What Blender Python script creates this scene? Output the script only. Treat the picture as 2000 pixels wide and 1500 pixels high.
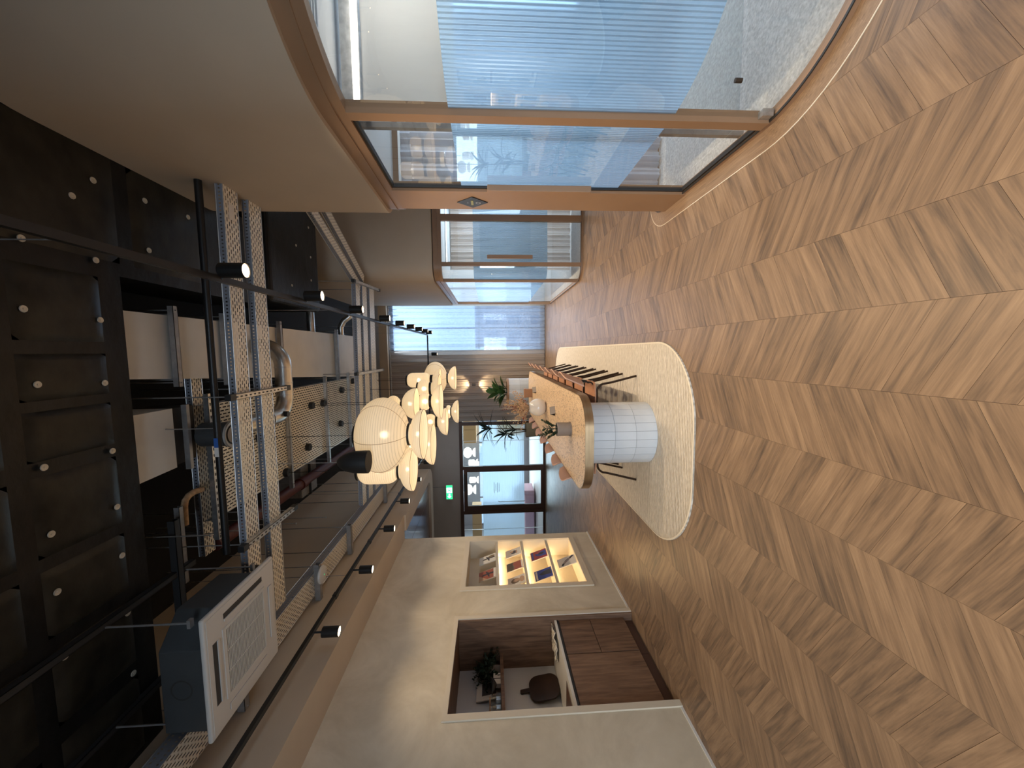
import bpy, math, random
from mathutils import Vector, Matrix, noise
R = math.radians
PI = math.pi
random.seed(7)
S = bpy.context.scene
COL = S.collection
for o in list(bpy.data.objects):
    bpy.data.objects.remove(o)

# ------------------------------------------------------------------ camera, world, big lights, exposure
FPX, YAW, PITCH, ROLL, EYE = 740.0, R(4.95), R(3.3), R(-0.85), 1.6
_f = Vector((-math.sin(YAW) * math.cos(PITCH), math.cos(YAW) * math.cos(PITCH), -math.sin(PITCH)))
_r0 = Vector((math.cos(YAW), math.sin(YAW), 0))
_u0 = _r0.cross(_f)
_r = _r0 * math.cos(ROLL) + _u0 * math.sin(ROLL)
_u = _u0 * math.cos(ROLL) - _r0 * math.sin(ROLL)
cam = bpy.data.cameras.new('camera')
cam.sensor_fit = 'HORIZONTAL'
cam.sensor_width = 36
cam.lens = 36 * FPX / 2000
cam.clip_start = 0.05
cam.clip_end = 200
camo = bpy.data.objects.new('camera', cam)
COL.objects.link(camo)
# the phone was held upright but the picture is stored lying on its side: the camera is rolled a quarter turn
camo.matrix_world = Matrix(((-_u.x, _r.x, -_f.x, 0), (-_u.y, _r.y, -_f.y, 0), (-_u.z, _r.z, -_f.z, EYE), (0, 0, 0, 1)))
S.camera = camo

w = bpy.data.worlds.new('sky')
S.world = w
w.use_nodes = True
nt = w.node_tree
nt.nodes.clear()
bg = nt.nodes.new('ShaderNodeBackground')
bg.inputs[0].default_value = (0.42, 0.62, 0.95, 1)
bg.inputs[1].default_value = 1.25
wo = nt.nodes.new('ShaderNodeOutputWorld')
nt.links.new(bg.outputs[0], wo.inputs[0])

S.view_settings.view_transform = 'Standard'
S.view_settings.look = 'None'
S.view_settings.exposure = 0.95
S.view_settings.gamma = 1.0
S.view_settings.use_curve_mapping = False
S.cycles.use_denoising = True
S.cycles.max_bounces = 10
S.cycles.transparent_max_bounces = 24
S.cycles.sample_clamp_indirect = 6.0
S.cycles.caustics_reflective = False
S.cycles.caustics_refractive = False


def area(name, loc, target, sx, sy, power, col):
    l = bpy.data.lights.new(name, 'AREA')
    l.shape = 'RECTANGLE'
    l.size = sx
    l.size_y = sy
    l.energy = power
    l.color = col
    o = bpy.data.objects.new(name, l)
    COL.objects.link(o)
    o.location = loc
    d = Vector(target) - Vector(loc)
    o.rotation_euler = d.to_track_quat('-Z', 'Y').to_euler()
    o.visible_camera = False
    return o


# daylight falling through the window openings (behind the camera, along the right, at the back)
area('daylight_entrance_window', (-0.95, -4.05, 1.2), (-0.95, 3, -0.7), 3.8, 1.6, 48, (0.76, 0.88, 1.0)).data.spread = R(84)
area('daylight_booth_window', (3.38, 2.6, 1.55), (0, 2.6, 1.3), 1.9, 1.5, 25, (0.62, 0.80, 1.0))
area('daylight_far_booth_window', (3.3, 8.3, 1.45), (0, 8.3, 1.4), 2.6, 1.7, 30, (0.66, 0.83, 1.0))
area('daylight_rear_window', (0.65, 11.2, 2.3), (0.4, 4, 1.0), 1.3, 4.0, 30, (0.68, 0.84, 1.0))
area('daylight_rear_room', (-4.0, 15.6, 1.6), (-4.0, 5, 1.0), 4.6, 2.6, 150, (0.70, 0.90, 1.0))

# ------------------------------------------------------------------ materials
MATS = {}


def new_mat(name):
    m = bpy.data.materials.new(name)
    m.use_nodes = True
    n = m.node_tree.nodes
    b = n['Principled BSDF']
    MATS[name] = m
    return m, m.node_tree, b


def N(nt, t, **k):
    n = nt.nodes.new(t)
    for a, v in k.items():
        setattr(n, a, v)
    return n


def L(nt, a, b):
    nt.links.new(a, b)


def ramp(nt, fac, stops):
    r = N(nt, 'ShaderNodeValToRGB')
    e = r.color_ramp.elements
    e[0].position, e[0].color = stops[0][0], (*stops[0][1], 1)
    e[1].position, e[1].color = stops[1][0], (*stops[1][1], 1)
    for p, c in stops[2:]:
        x = e.new(p)
        x.color = (*c, 1)
    L(nt, fac, r.inputs[0])
    return r.outputs[0]


def mth(nt, op, a, b=None, c=None):
    n = N(nt, 'ShaderNodeMath', operation=op)
    for i, v in enumerate((a, b, c)):
        if v is None:
            continue
        if isinstance(v, (int, float)):
            n.inputs[i].default_value = v
        else:
            L(nt, v, n.inputs[i])
    return n.outputs[0]


def bump(nt, b, h, strength=0.3, dist=0.01):
    n = N(nt, 'ShaderNodeBump')
    n.inputs['Strength'].default_value = strength
    n.inputs['Distance'].default_value = dist
    L(nt, h, n.inputs['Height'])
    L(nt, n.outputs[0], b.inputs['Normal'])


def flat(name, col, rough=0.6, metal=0.0, var=0.0, scale=8.0, bmp=0.0, spec=0.5, stretch=None, emit=None, es=0):
    m, nt, b = new_mat(name)
    b.inputs['Base Color'].default_value = (*col, 1)
    b.inputs['Roughness'].default_value = rough
    b.inputs['Metallic'].default_value = metal
    b.inputs['Specular IOR Level'].default_value = spec
    if var or bmp:
        tc = N(nt, 'ShaderNodeTexCoord')
        v = tc.outputs['Object']
        if stretch:
            mp = N(nt, 'ShaderNodeMapping')
            mp.inputs['Scale'].default_value = stretch
            L(nt, v, mp.inputs[0])
            v = mp.outputs[0]
        no = N(nt, 'ShaderNodeTexNoise')
        no.inputs['Scale'].default_value = scale
        no.inputs['Detail'].default_value = 5
        L(nt, v, no.inputs[0])
        if var:
            lo = tuple(max(0, c * (1 - var)) for c in col)
            hi = tuple(min(1, c * (1 + var)) for c in col)
            L(nt, ramp(nt, no.outputs[0], [(0.3, lo), (0.7, hi)]), b.inputs['Base Color'])
        if bmp:
            bump(nt, b, no.outputs[0], bmp)
    if emit:
        b.inputs['Emission Color'].default_value = (*emit, 1)
        b.inputs['Emission Strength'].default_value = es
    return m


def wood_uv(name, dark, mid, light, rough=0.4, uv=True):
    """grain along U (metres); a per-object random value plus the per-face 'tone' attribute shift tone and grain"""
    m, nt, b = new_mat(name)
    tc = N(nt, 'ShaderNodeTexCoord')
    oi = N(nt, 'ShaderNodeObjectInfo')
    at = N(nt, 'ShaderNodeAttribute', attribute_name='tone')
    rnd = mth(nt, 'FRACT', mth(nt, 'ADD', oi.outputs['Random'], at.outputs['Fac']))
    cx = N(nt, 'ShaderNodeCombineXYZ')
    L(nt, mth(nt, 'MULTIPLY', rnd, 37.0), cx.inputs[0])
    L(nt, mth(nt, 'MULTIPLY', rnd, 91.0), cx.inputs[1])
    ad = N(nt, 'ShaderNodeVectorMath', operation='ADD')
    L(nt, tc.outputs['UV' if uv else 'Object'], ad.inputs[0])
    L(nt, cx.outputs[0], ad.inputs[1])
    mp = N(nt, 'ShaderNodeMapping')
    mp.inputs['Scale'].default_value = (1.5, 16, 1)
    L(nt, ad.outputs[0], mp.inputs[0])
    n1 = N(nt, 'ShaderNodeTexNoise')
    n1.inputs['Scale'].default_value = 1.6
    n1.inputs['Detail'].default_value = 6
    n1.inputs['Roughness'].default_value = 0.62
    n1.inputs['Distortion'].default_value = 0.35
    L(nt, mp.outputs[0], n1.inputs[0])
    mp2 = N(nt, 'ShaderNodeMapping')
    mp2.inputs['Scale'].default_value = (6, 160, 1)
    L(nt, ad.outputs[0], mp2.inputs[0])
    n2 = N(nt, 'ShaderNodeTexNoise')
    n2.inputs['Scale'].default_value = 1.0
    n2.inputs['Detail'].default_value = 3
    L(nt, mp2.outputs[0], n2.inputs[0])
    fac = mth(nt, 'ADD', mth(nt, 'MULTIPLY', n1.outputs[0], 0.75), mth(nt, 'MULTIPLY', n2.outputs[0], 0.22))
    fac = mth(nt, 'ADD', fac, mth(nt, 'MULTIPLY', mth(nt, 'SUBTRACT', rnd, 0.5), 0.11))
    L(nt, ramp(nt, fac, [(0.27, dark), (0.72, light), (0.48, mid), (0.38, tuple(.5 * (a + c) for a, c in zip(dark, mid)))]), b.inputs['Base Color'])
    b.inputs['Roughness'].default_value = rough
    b.inputs['Specular IOR Level'].default_value = 0.36
    bump(nt, b, n2.outputs[0], 0.12, 0.002)
    return m


wood_uv('floor_oak', (0.085, 0.061, 0.046), (0.225, 0.147, 0.092), (0.37, 0.248, 0.152), 0.42)
wood_uv('walnut', (0.065, 0.038, 0.025), (0.185, 0.106, 0.066), (0.31, 0.19, 0.12), 0.5, uv=True)

# mottled lime plaster
m, nt, b = new_mat('plaster')
tc = N(nt, 'ShaderNodeTexCoord')
n1 = N(nt, 'ShaderNodeTexNoise')
n1.inputs['Scale'].default_value = 1.7
n1.inputs['Detail'].default_value = 8
n1.inputs['Roughness'].default_value = 0.65
n1.inputs['Distortion'].default_value = 0.6
L(nt, tc.outputs['Object'], n1.inputs[0])
L(nt, ramp(nt, n1.outputs[0], [(0.28, (0.56, 0.485, 0.36)), (0.72, (0.80, 0.725, 0.58))]), b.inputs['Base Color'])
b.inputs['Roughness'].default_value = 0.75
bump(nt, b, n1.outputs[0], 0.08, 0.01)

flat('beige_paint', (0.56, 0.455, 0.335), 0.8, var=0.03, scale=3)
flat('taupe_paint', (0.56, 0.50, 0.45), 0.8, var=0.03, scale=3)
flat('cream_trim', (0.70, 0.62, 0.49), 0.6)
flat('white_paint', (0.78, 0.77, 0.74), 0.6)
flat('black_foil', (0.008, 0.008, 0.008), 0.40, var=0.5, scale=6, bmp=0.7, spec=0.3, stretch=(1, 1.6, 1))
flat('foil_panel', (0.020, 0.018, 0.013), 0.42, var=0.6, scale=6, bmp=0.4, spec=0.3, stretch=(1, 1.5, 1))
flat('dark_void', (0.010, 0.010, 0.010), 0.9)
flat('dark_brown_box', (0.03, 0.024, 0.02), 0.7, var=0.3, scale=5)
flat('washer_metal', (0.62, 0.57, 0.47), 0.45, 0.3)
flat('galvanised', (0.55, 0.54, 0.52), 0.38, 0.85, var=0.18, scale=30)
flat('zinc_dull', (0.34, 0.33, 0.32), 0.5, 0.6, var=0.15, scale=20)
flat('spiral_duct', (0.58, 0.55, 0.50), 0.30, 0.9, var=0.15, scale=9, stretch=(1, 1, 1))
flat('duct_white', (0.70, 0.68, 0.63), 0.55, 0.1, var=0.05, scale=4)
flat('strut_dark', (0.05, 0.05, 0.05), 0.5, 0.5)
flat('black_metal', (0.012, 0.012, 0.012), 0.4, 0.2)
flat('black_plastic', (0.014, 0.014, 0.014), 0.5)
flat('unit_grey', (0.055, 0.06, 0.062), 0.55, 0.2, var=0.12, scale=4)
flat('unit_white', (0.60, 0.58, 0.54), 0.45)
flat('slot_dark', (0.03, 0.028, 0.026), 0.6)
flat('red_pipe', (0.085, 0.016, 0.010), 0.5)
flat('tan_frame', (0.32, 0.188, 0.105), 0.42, var=0.05, scale=3)
flat('brown_frame', (0.10, 0.047, 0.030), 0.4, var=0.1, scale=3)
flat('brass', (0.44, 0.31, 0.18), 0.33, 0.92, var=0.1, scale=6, stretch=(1, 1, 9))
flat('tan_leather', (0.42, 0.20, 0.105), 0.5, var=0.08, scale=9)
flat('rose_leather', (0.54, 0.32, 0.23), 0.55, var=0.06, scale=9)
flat('bronze_tube', (0.045, 0.024, 0.013), 0.4, 0.6)
flat('grout', (0.30, 0.31, 0.33), 0.9)
flat('glazed_tile', (0.58, 0.605, 0.63), 0.28, var=0.05, scale=5)
flat('clay_pot', (0.25, 0.205, 0.17), 0.7, var=0.06, scale=12)
flat('pot_olive', (0.21, 0.18, 0.12), 0.75, var=0.08, scale=8)
flat('soil', (0.03, 0.02, 0.013), 0.95, var=0.3, scale=40)
flat('ceramic_white', (0.72, 0.68, 0.62), 0.18)
flat('leaf_green', (0.045, 0.11, 0.030), 0.4, var=0.35, scale=6)
flat('leaf_dark', (0.012, 0.035, 0.016), 0.45, var=0.35, scale=8)
flat('leaf_black', (0.010, 0.028, 0.022), 0.45, var=0.3, scale=8)
flat('fern_dark', (0.012, 0.03, 0.014), 0.7, var=0.4, scale=12)
flat('stem_brown', (0.11, 0.075, 0.04), 0.8)
flat('dried_buff', (0.60, 0.40, 0.23), 0.9, var=0.3, scale=30)
flat('dried_red', (0.22, 0.05, 0.035), 0.9, var=0.3, scale=30)
flat('card_black', (0.015, 0.015, 0.017), 0.35)
flat('card_grey', (0.25, 0.22, 0.20), 0.5)
flat('kraft_box', (0.36, 0.19, 0.10), 0.6)
flat('worktop_white', (0.75, 0.72, 0.67), 0.3)
flat('splash_white', (0.70, 0.71, 0.72), 0.4)
flat('towel', (0.72, 0.66, 0.55), 0.95)
flat('board_dark', (0.035, 0.017, 0.010), 0.45, var=0.3, scale=6, stretch=(1, 1, 6))
flat('paper', (0.72, 0.69, 0.64), 0.6)
flat('ink_dark', (0.035, 0.028, 0.03), 0.5)
flat('ink_red', (0.42, 0.045, 0.03), 0.5)
flat('ink_rust', (0.32, 0.085, 0.045), 0.5)
flat('ink_blue', (0.045, 0.06, 0.30), 0.5)
flat('ink_tan', (0.52, 0.33, 0.20), 0.5)
flat('ink_olive', (0.20, 0.14, 0.07), 0.5)
flat('ink_pink', (0.62, 0.46, 0.42), 0.5)
flat('jar_glass', (0.60, 0.66, 0.70), 0.1, spec=0.8)
flat('pink_fabric', (0.72, 0.45, 0.50), 0.9)
flat('rear_floor', (0.55, 0.50, 0.46), 0.5)
flat('rear_wall', (0.40, 0.40, 0.42), 0.7)
flat('ochre', (0.55, 0.30, 0.10), 0.6)
flat('lilac_gloss', (0.17, 0.13, 0.13), 0.12, var=0.1, scale=2, spec=0.7)
flat('building_wall', (0.46, 0.42, 0.42), 0.9)
flat('building_glass', (0.16, 0.2, 0.26), 0.2)
flat('asphalt', (0.25, 0.25, 0.25), 0.9)
flat('sticker_blue', (0.03, 0.12, 0.42), 0.5)
flat('led_warm', (1, 1, 1), 0.5, emit=(1.0, 0.74, 0.42), es=22)
flat('led_white', (1, 1, 1), 0.5, emit=(1.0, 0.93, 0.85), es=4)
flat('lens_warm', (1, 1, 1), 0.5, emit=(1.0, 0.70, 0.42), es=5)
flat('exit_green', (0.0, 0.3, 0.08), 0.4, emit=(0.03, 0.72, 0.22), es=1.1)
flat('exit_white', (0.8, 1, 0.9), 0.4, emit=(0.55, 1.0, 0.85), es=1.3)
flat('milk_lamp', (0.9, 0.9, 0.88), 0.5, emit=(1.0, 0.96, 0.88), es=0.9)
flat('lit_shop_glow', (0.9, 0.8, 0.5), 0.5, emit=(1.0, 0.78, 0.38), es=0.9)
flat('carpet', (0.50, 0.49, 0.47), 0.95, var=0.22, scale=60, bmp=0.6)
flat('plaque', (0.022, 0.018, 0.020), 0.35)
flat('plaque_gold', (0.32, 0.30, 0.12), 0.4)
flat('plaque_ring', (0.30, 0.30, 0.32), 0.4)
flat('vent_white', (0.72, 0.73, 0.74), 0.5)
flat('black_gasket', (0.02, 0.018, 0.017), 0.5)

# loop-pile rug with ribs across
m, nt, b = new_mat('rug_wool')
tc = N(nt, 'ShaderNodeTexCoord')
mp = N(nt, 'ShaderNodeMapping')
mp.inputs['Scale'].default_value = (18, 62, 1)
L(nt, tc.outputs['Object'], mp.inputs[0])
n1 = N(nt, 'ShaderNodeTexNoise')
n1.inputs['Scale'].default_value = 1.0
n1.inputs['Detail'].default_value = 3
L(nt, mp.outputs[0], n1.inputs[0])
wv = N(nt, 'ShaderNodeTexWave', bands_direction='Y')
wv.inputs['Scale'].default_value = 12.0
wv.inputs['Distortion'].default_value = 1.2
wv.inputs['Detail Scale'].default_value = 3
L(nt, tc.outputs['Object'], wv.inputs[0])
h = mth(nt, 'ADD', mth(nt, 'MULTIPLY', n1.outputs[0], 0.8), mth(nt, 'MULTIPLY', wv.outputs['Fac'], 0.42))
L(nt, ramp(nt, h, [(0.35, (0.40, 0.35, 0.28)), (0.95, (0.78, 0.72, 0.62))]), b.inputs['Base Color'])
b.inputs['Roughness'].default_value = 0.95
bump(nt, b, h, 0.7, 0.008)

# terrazzo
m, nt, b = new_mat('terrazzo')
tc = N(nt, 'ShaderNodeTexCoord')
vo = N(nt, 'ShaderNodeTexVoronoi')
vo.inputs['Scale'].default_value = 95
L(nt, tc.outputs['Object'], vo.inputs[0])
sx = N(nt, 'ShaderNodeSeparateColor')
L(nt, vo.outputs['Color'], sx.inputs[0])
c1 = ramp(nt, sx.outputs[0], [(0.0, (0.13, 0.08, 0.05)), (1.0, (0.74, 0.58, 0.40)), (0.12, (0.24, 0.15, 0.09)), (0.14, (0.62, 0.43, 0.26)), (0.55, (0.66, 0.48, 0.31))])
L(nt, c1, b.inputs['Base Color'])
b.inputs['Roughness'].default_value = 0.35

# perforated sheet: slots cut through by a pattern laid out in metres on the UVs
def perforated(name, pu, pv, su, sv, metal_col, rough=0.42):
    m, nt, b = new_mat(name)
    b.inputs['Base Color'].default_value = (*metal_col, 1)
    b.inputs['Metallic'].default_value = 0.15
    b.inputs['Roughness'].default_value = rough
    tc = N(nt, 'ShaderNodeTexCoord')
    sp = N(nt, 'ShaderNodeSeparateXYZ')
    L(nt, tc.outputs['UV'], sp.inputs[0])
    rv = mth(nt, 'DIVIDE', sp.outputs[1], pv)
    row = mth(nt, 'FLOOR', rv)
    off = mth(nt, 'MULTIPLY', mth(nt, 'FRACT', mth(nt, 'MULTIPLY', row, 0.5)), 1.0)
    fu = mth(nt, 'FRACT', mth(nt, 'ADD', mth(nt, 'DIVIDE', sp.outputs[0], pu), off))
    fv = mth(nt, 'FRACT', rv)
    iu = mth(nt, 'LESS_THAN', mth(nt, 'ABSOLUTE', mth(nt, 'SUBTRACT', fu, 0.5)), su / 2)
    iv = mth(nt, 'LESS_THAN', mth(nt, 'ABSOLUTE', mth(nt, 'SUBTRACT', fv, 0.5)), sv / 2)
    hole = mth(nt, 'MULTIPLY', iu, iv)
    tr = N(nt, 'ShaderNodeBsdfTransparent')
    mx = N(nt, 'ShaderNodeMixShader')
    L(nt, hole, mx.inputs[0])
    L(nt, b.outputs[0], mx.inputs[1])
    L(nt, tr.outputs[0], mx.inputs[2])
    L(nt, mx.outputs[0], nt.nodes['Material Output'].inputs[0])
    return m


perforated('tray_perforated_lit', 0.050, 0.024, 0.62, 0.36, (0.80, 0.74, 0.62))  # pale warm colour holds the pendant light falling on the underside
perforated('tray_wide_perforated_lit', 0.062, 0.030, 0.72, 0.36, (0.84, 0.77, 0.62))  # warm light from the pendants below is put into this colour too
perforated('tray_side_perforated_shaded', 0.026, 0.05, 0.40, 0.26, (0.26, 0.28, 0.32))  # same metal, darker and bluer: the shade on the flanges is in the colour

# glass: a thin sheet, mostly clear, mirror-like at grazing angles
m, nt, b = new_mat('clear_glass')
nt.nodes.remove(b)
tr = N(nt, 'ShaderNodeBsdfTransparent')
tr.inputs[0].default_value = (0.93, 0.955, 0.96, 1)
gl = N(nt, 'ShaderNodeBsdfGlossy')
gl.inputs['Roughness'].default_value = 0.01
fr = N(nt, 'ShaderNodeLayerWeight')
fr.inputs[0].default_value = 0.5
mx = N(nt, 'ShaderNodeMixShader')
L(nt, mth(nt, 'ADD', mth(nt, 'MULTIPLY', mth(nt, 'POWER', fr.outputs['Facing'], 4.0), 0.6), 0.13), mx.inputs[0])
L(nt, tr.outputs[0], mx.inputs[1])
L(nt, gl.outputs[0], mx.inputs[2])
L(nt, mx.outputs[0], nt.nodes['Material Output'].inputs[0])

# fluted film: vertical reeds in metres along U
def film(name, tint, pitch, trans, rough, strength):
    m, nt, b = new_mat(name)
    nt.nodes.remove(b)
    tc = N(nt, 'ShaderNodeTexCoord')
    sp = N(nt, 'ShaderNodeSeparateXYZ')
    L(nt, tc.outputs['UV'], sp.inputs[0])
    s = mth(nt, 'SINE', mth(nt, 'MULTIPLY', sp.outputs[0], 2 * PI / pitch))
    bp_ = N(nt, 'ShaderNodeBump')
    bp_.inputs['Strength'].default_value = strength
    bp_.inputs['Distance'].default_value = 0.01
    L(nt, s, bp_.inputs['Height'])
    rf = N(nt, 'ShaderNodeBsdfRefraction')
    rf.inputs['Color'].default_value = (*tint, 1)
    rf.inputs['Roughness'].default_value = rough
    rf.inputs['IOR'].default_value = 1.12
    L(nt, bp_.outputs[0], rf.inputs['Normal'])
    tl = N(nt, 'ShaderNodeBsdfTranslucent')
    tl.inputs[0].default_value = (*tint, 1)
    L(nt, bp_.outputs[0], tl.inputs['Normal'])
    gl = N(nt, 'ShaderNodeBsdfGlossy')
    gl.inputs['Roughness'].default_value = 0.15
    L(nt, bp_.outputs[0], gl.inputs['Normal'])
    m1 = N(nt, 'ShaderNodeMixShader')
    m1.inputs[0].default_value = trans
    L(nt, rf.outputs[0], m1.inputs[1])
    L(nt, tl.outputs[0], m1.inputs[2])
    m2 = N(nt, 'ShaderNodeMixShader')
    m2.inputs[0].default_value = 0.07
    L(nt, m1.outputs[0], m2.inputs[1])
    L(nt, gl.outputs[0], m2.inputs[2])
    L(nt, m2.outputs[0], nt.nodes['Material Output'].inputs[0])


film('fluted_film', (0.52, 0.71, 0.88), 0.018, 0.55, 0.25, 0.6)
film('frosted_film', (0.80, 0.88, 0.95), 0.05, 0.65, 0.4, 0.1)


def sheer(name, col, clear, rough=1.0):
    m, nt, b = new_mat(name)
    nt.nodes.remove(b)
    tr = N(nt, 'ShaderNodeBsdfTransparent')
    tr.inputs[0].default_value = (0.9, 0.94, 1, 1)
    tl = N(nt, 'ShaderNodeBsdfTranslucent')
    tl.inputs[0].default_value = (*col, 1)
    df = N(nt, 'ShaderNodeBsdfDiffuse')
    df.inputs[0].default_value = (*col, 1)
    m1 = N(nt, 'ShaderNodeMixShader')
    m1.inputs[0].default_value = 0.5
    L(nt, tl.outputs[0], m1.inputs[1])
    L(nt, df.outputs[0], m1.inputs[2])
    m2 = N(nt, 'ShaderNodeMixShader')
    m2.inputs[0].default_value = clear
    L(nt, m1.outputs[0], m2.inputs[1])
    L(nt, tr.outputs[0], m2.inputs[2])
    L(nt, m2.outputs[0], nt.nodes['Material Output'].inputs[0])


sheer('sheer_white', (0.62, 0.70, 0.82), 0.42)
sheer('drape_taupe', (0.68, 0.61, 0.55), 0.03)
sheer('drape_grey', (0.72, 0.76, 0.83), 0.15)
sheer('blind_cloth', (0.82, 0.80, 0.76), 0.02)

# paper lamp shade: thin glowing paper with darker wire ribs
def paper_lamp(name, rib, strength, col=(1.0, 0.72, 0.40)):
    m, nt, b = new_mat(name)
    tc = N(nt, 'ShaderNodeTexCoord')
    sp = N(nt, 'ShaderNodeSeparateXYZ')
    L(nt, tc.outputs['Object'], sp.inputs[0])
    f = mth(nt, 'FRACT', mth(nt, 'DIVIDE', sp.outputs[2], rib))
    wire = mth(nt, 'LESS_THAN', f, 0.24)
    k = mth(nt, 'SUBTRACT', 1.0, mth(nt, 'MULTIPLY', wire, 0.42))
    cm = N(nt, 'ShaderNodeMixRGB')
    cm.blend_type = 'MULTIPLY'
    cm.inputs[0].default_value = 1
    cm.inputs[1].default_value = (*col, 1)
    L(nt, k, cm.inputs[2])
    b.inputs['Base Color'].default_value = (0.70, 0.60, 0.46, 1)
    b.inputs['Roughness'].default_value = 0.9
    L(nt, cm.outputs[0], b.inputs['Emission Color'])
    b.inputs['Emission Strength'].default_value = strength
    tr = N(nt, 'ShaderNodeBsdfRefraction')
    tr.inputs['Roughness'].default_value = 0.6
    tr.inputs['IOR'].default_value = 1.12
    mx = N(nt, 'ShaderNodeMixShader')
    mx.inputs[0].default_value = 0.06
    L(nt, b.outputs[0], mx.inputs[1])
    L(nt, tr.outputs[0], mx.inputs[2])
    L(nt, mx.outputs[0], nt.nodes['Material Output'].inputs[0])


paper_lamp('paper_shade', 0.022, 0.29)
paper_lamp('paper_bowl', 0.020, 0.37)
paper_lamp('paper_capsule', 0.024, 0.38)
flat('bulb', (1, 1, 1), 0.5, emit=(1.0, 0.80, 0.50), es=10)

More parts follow.
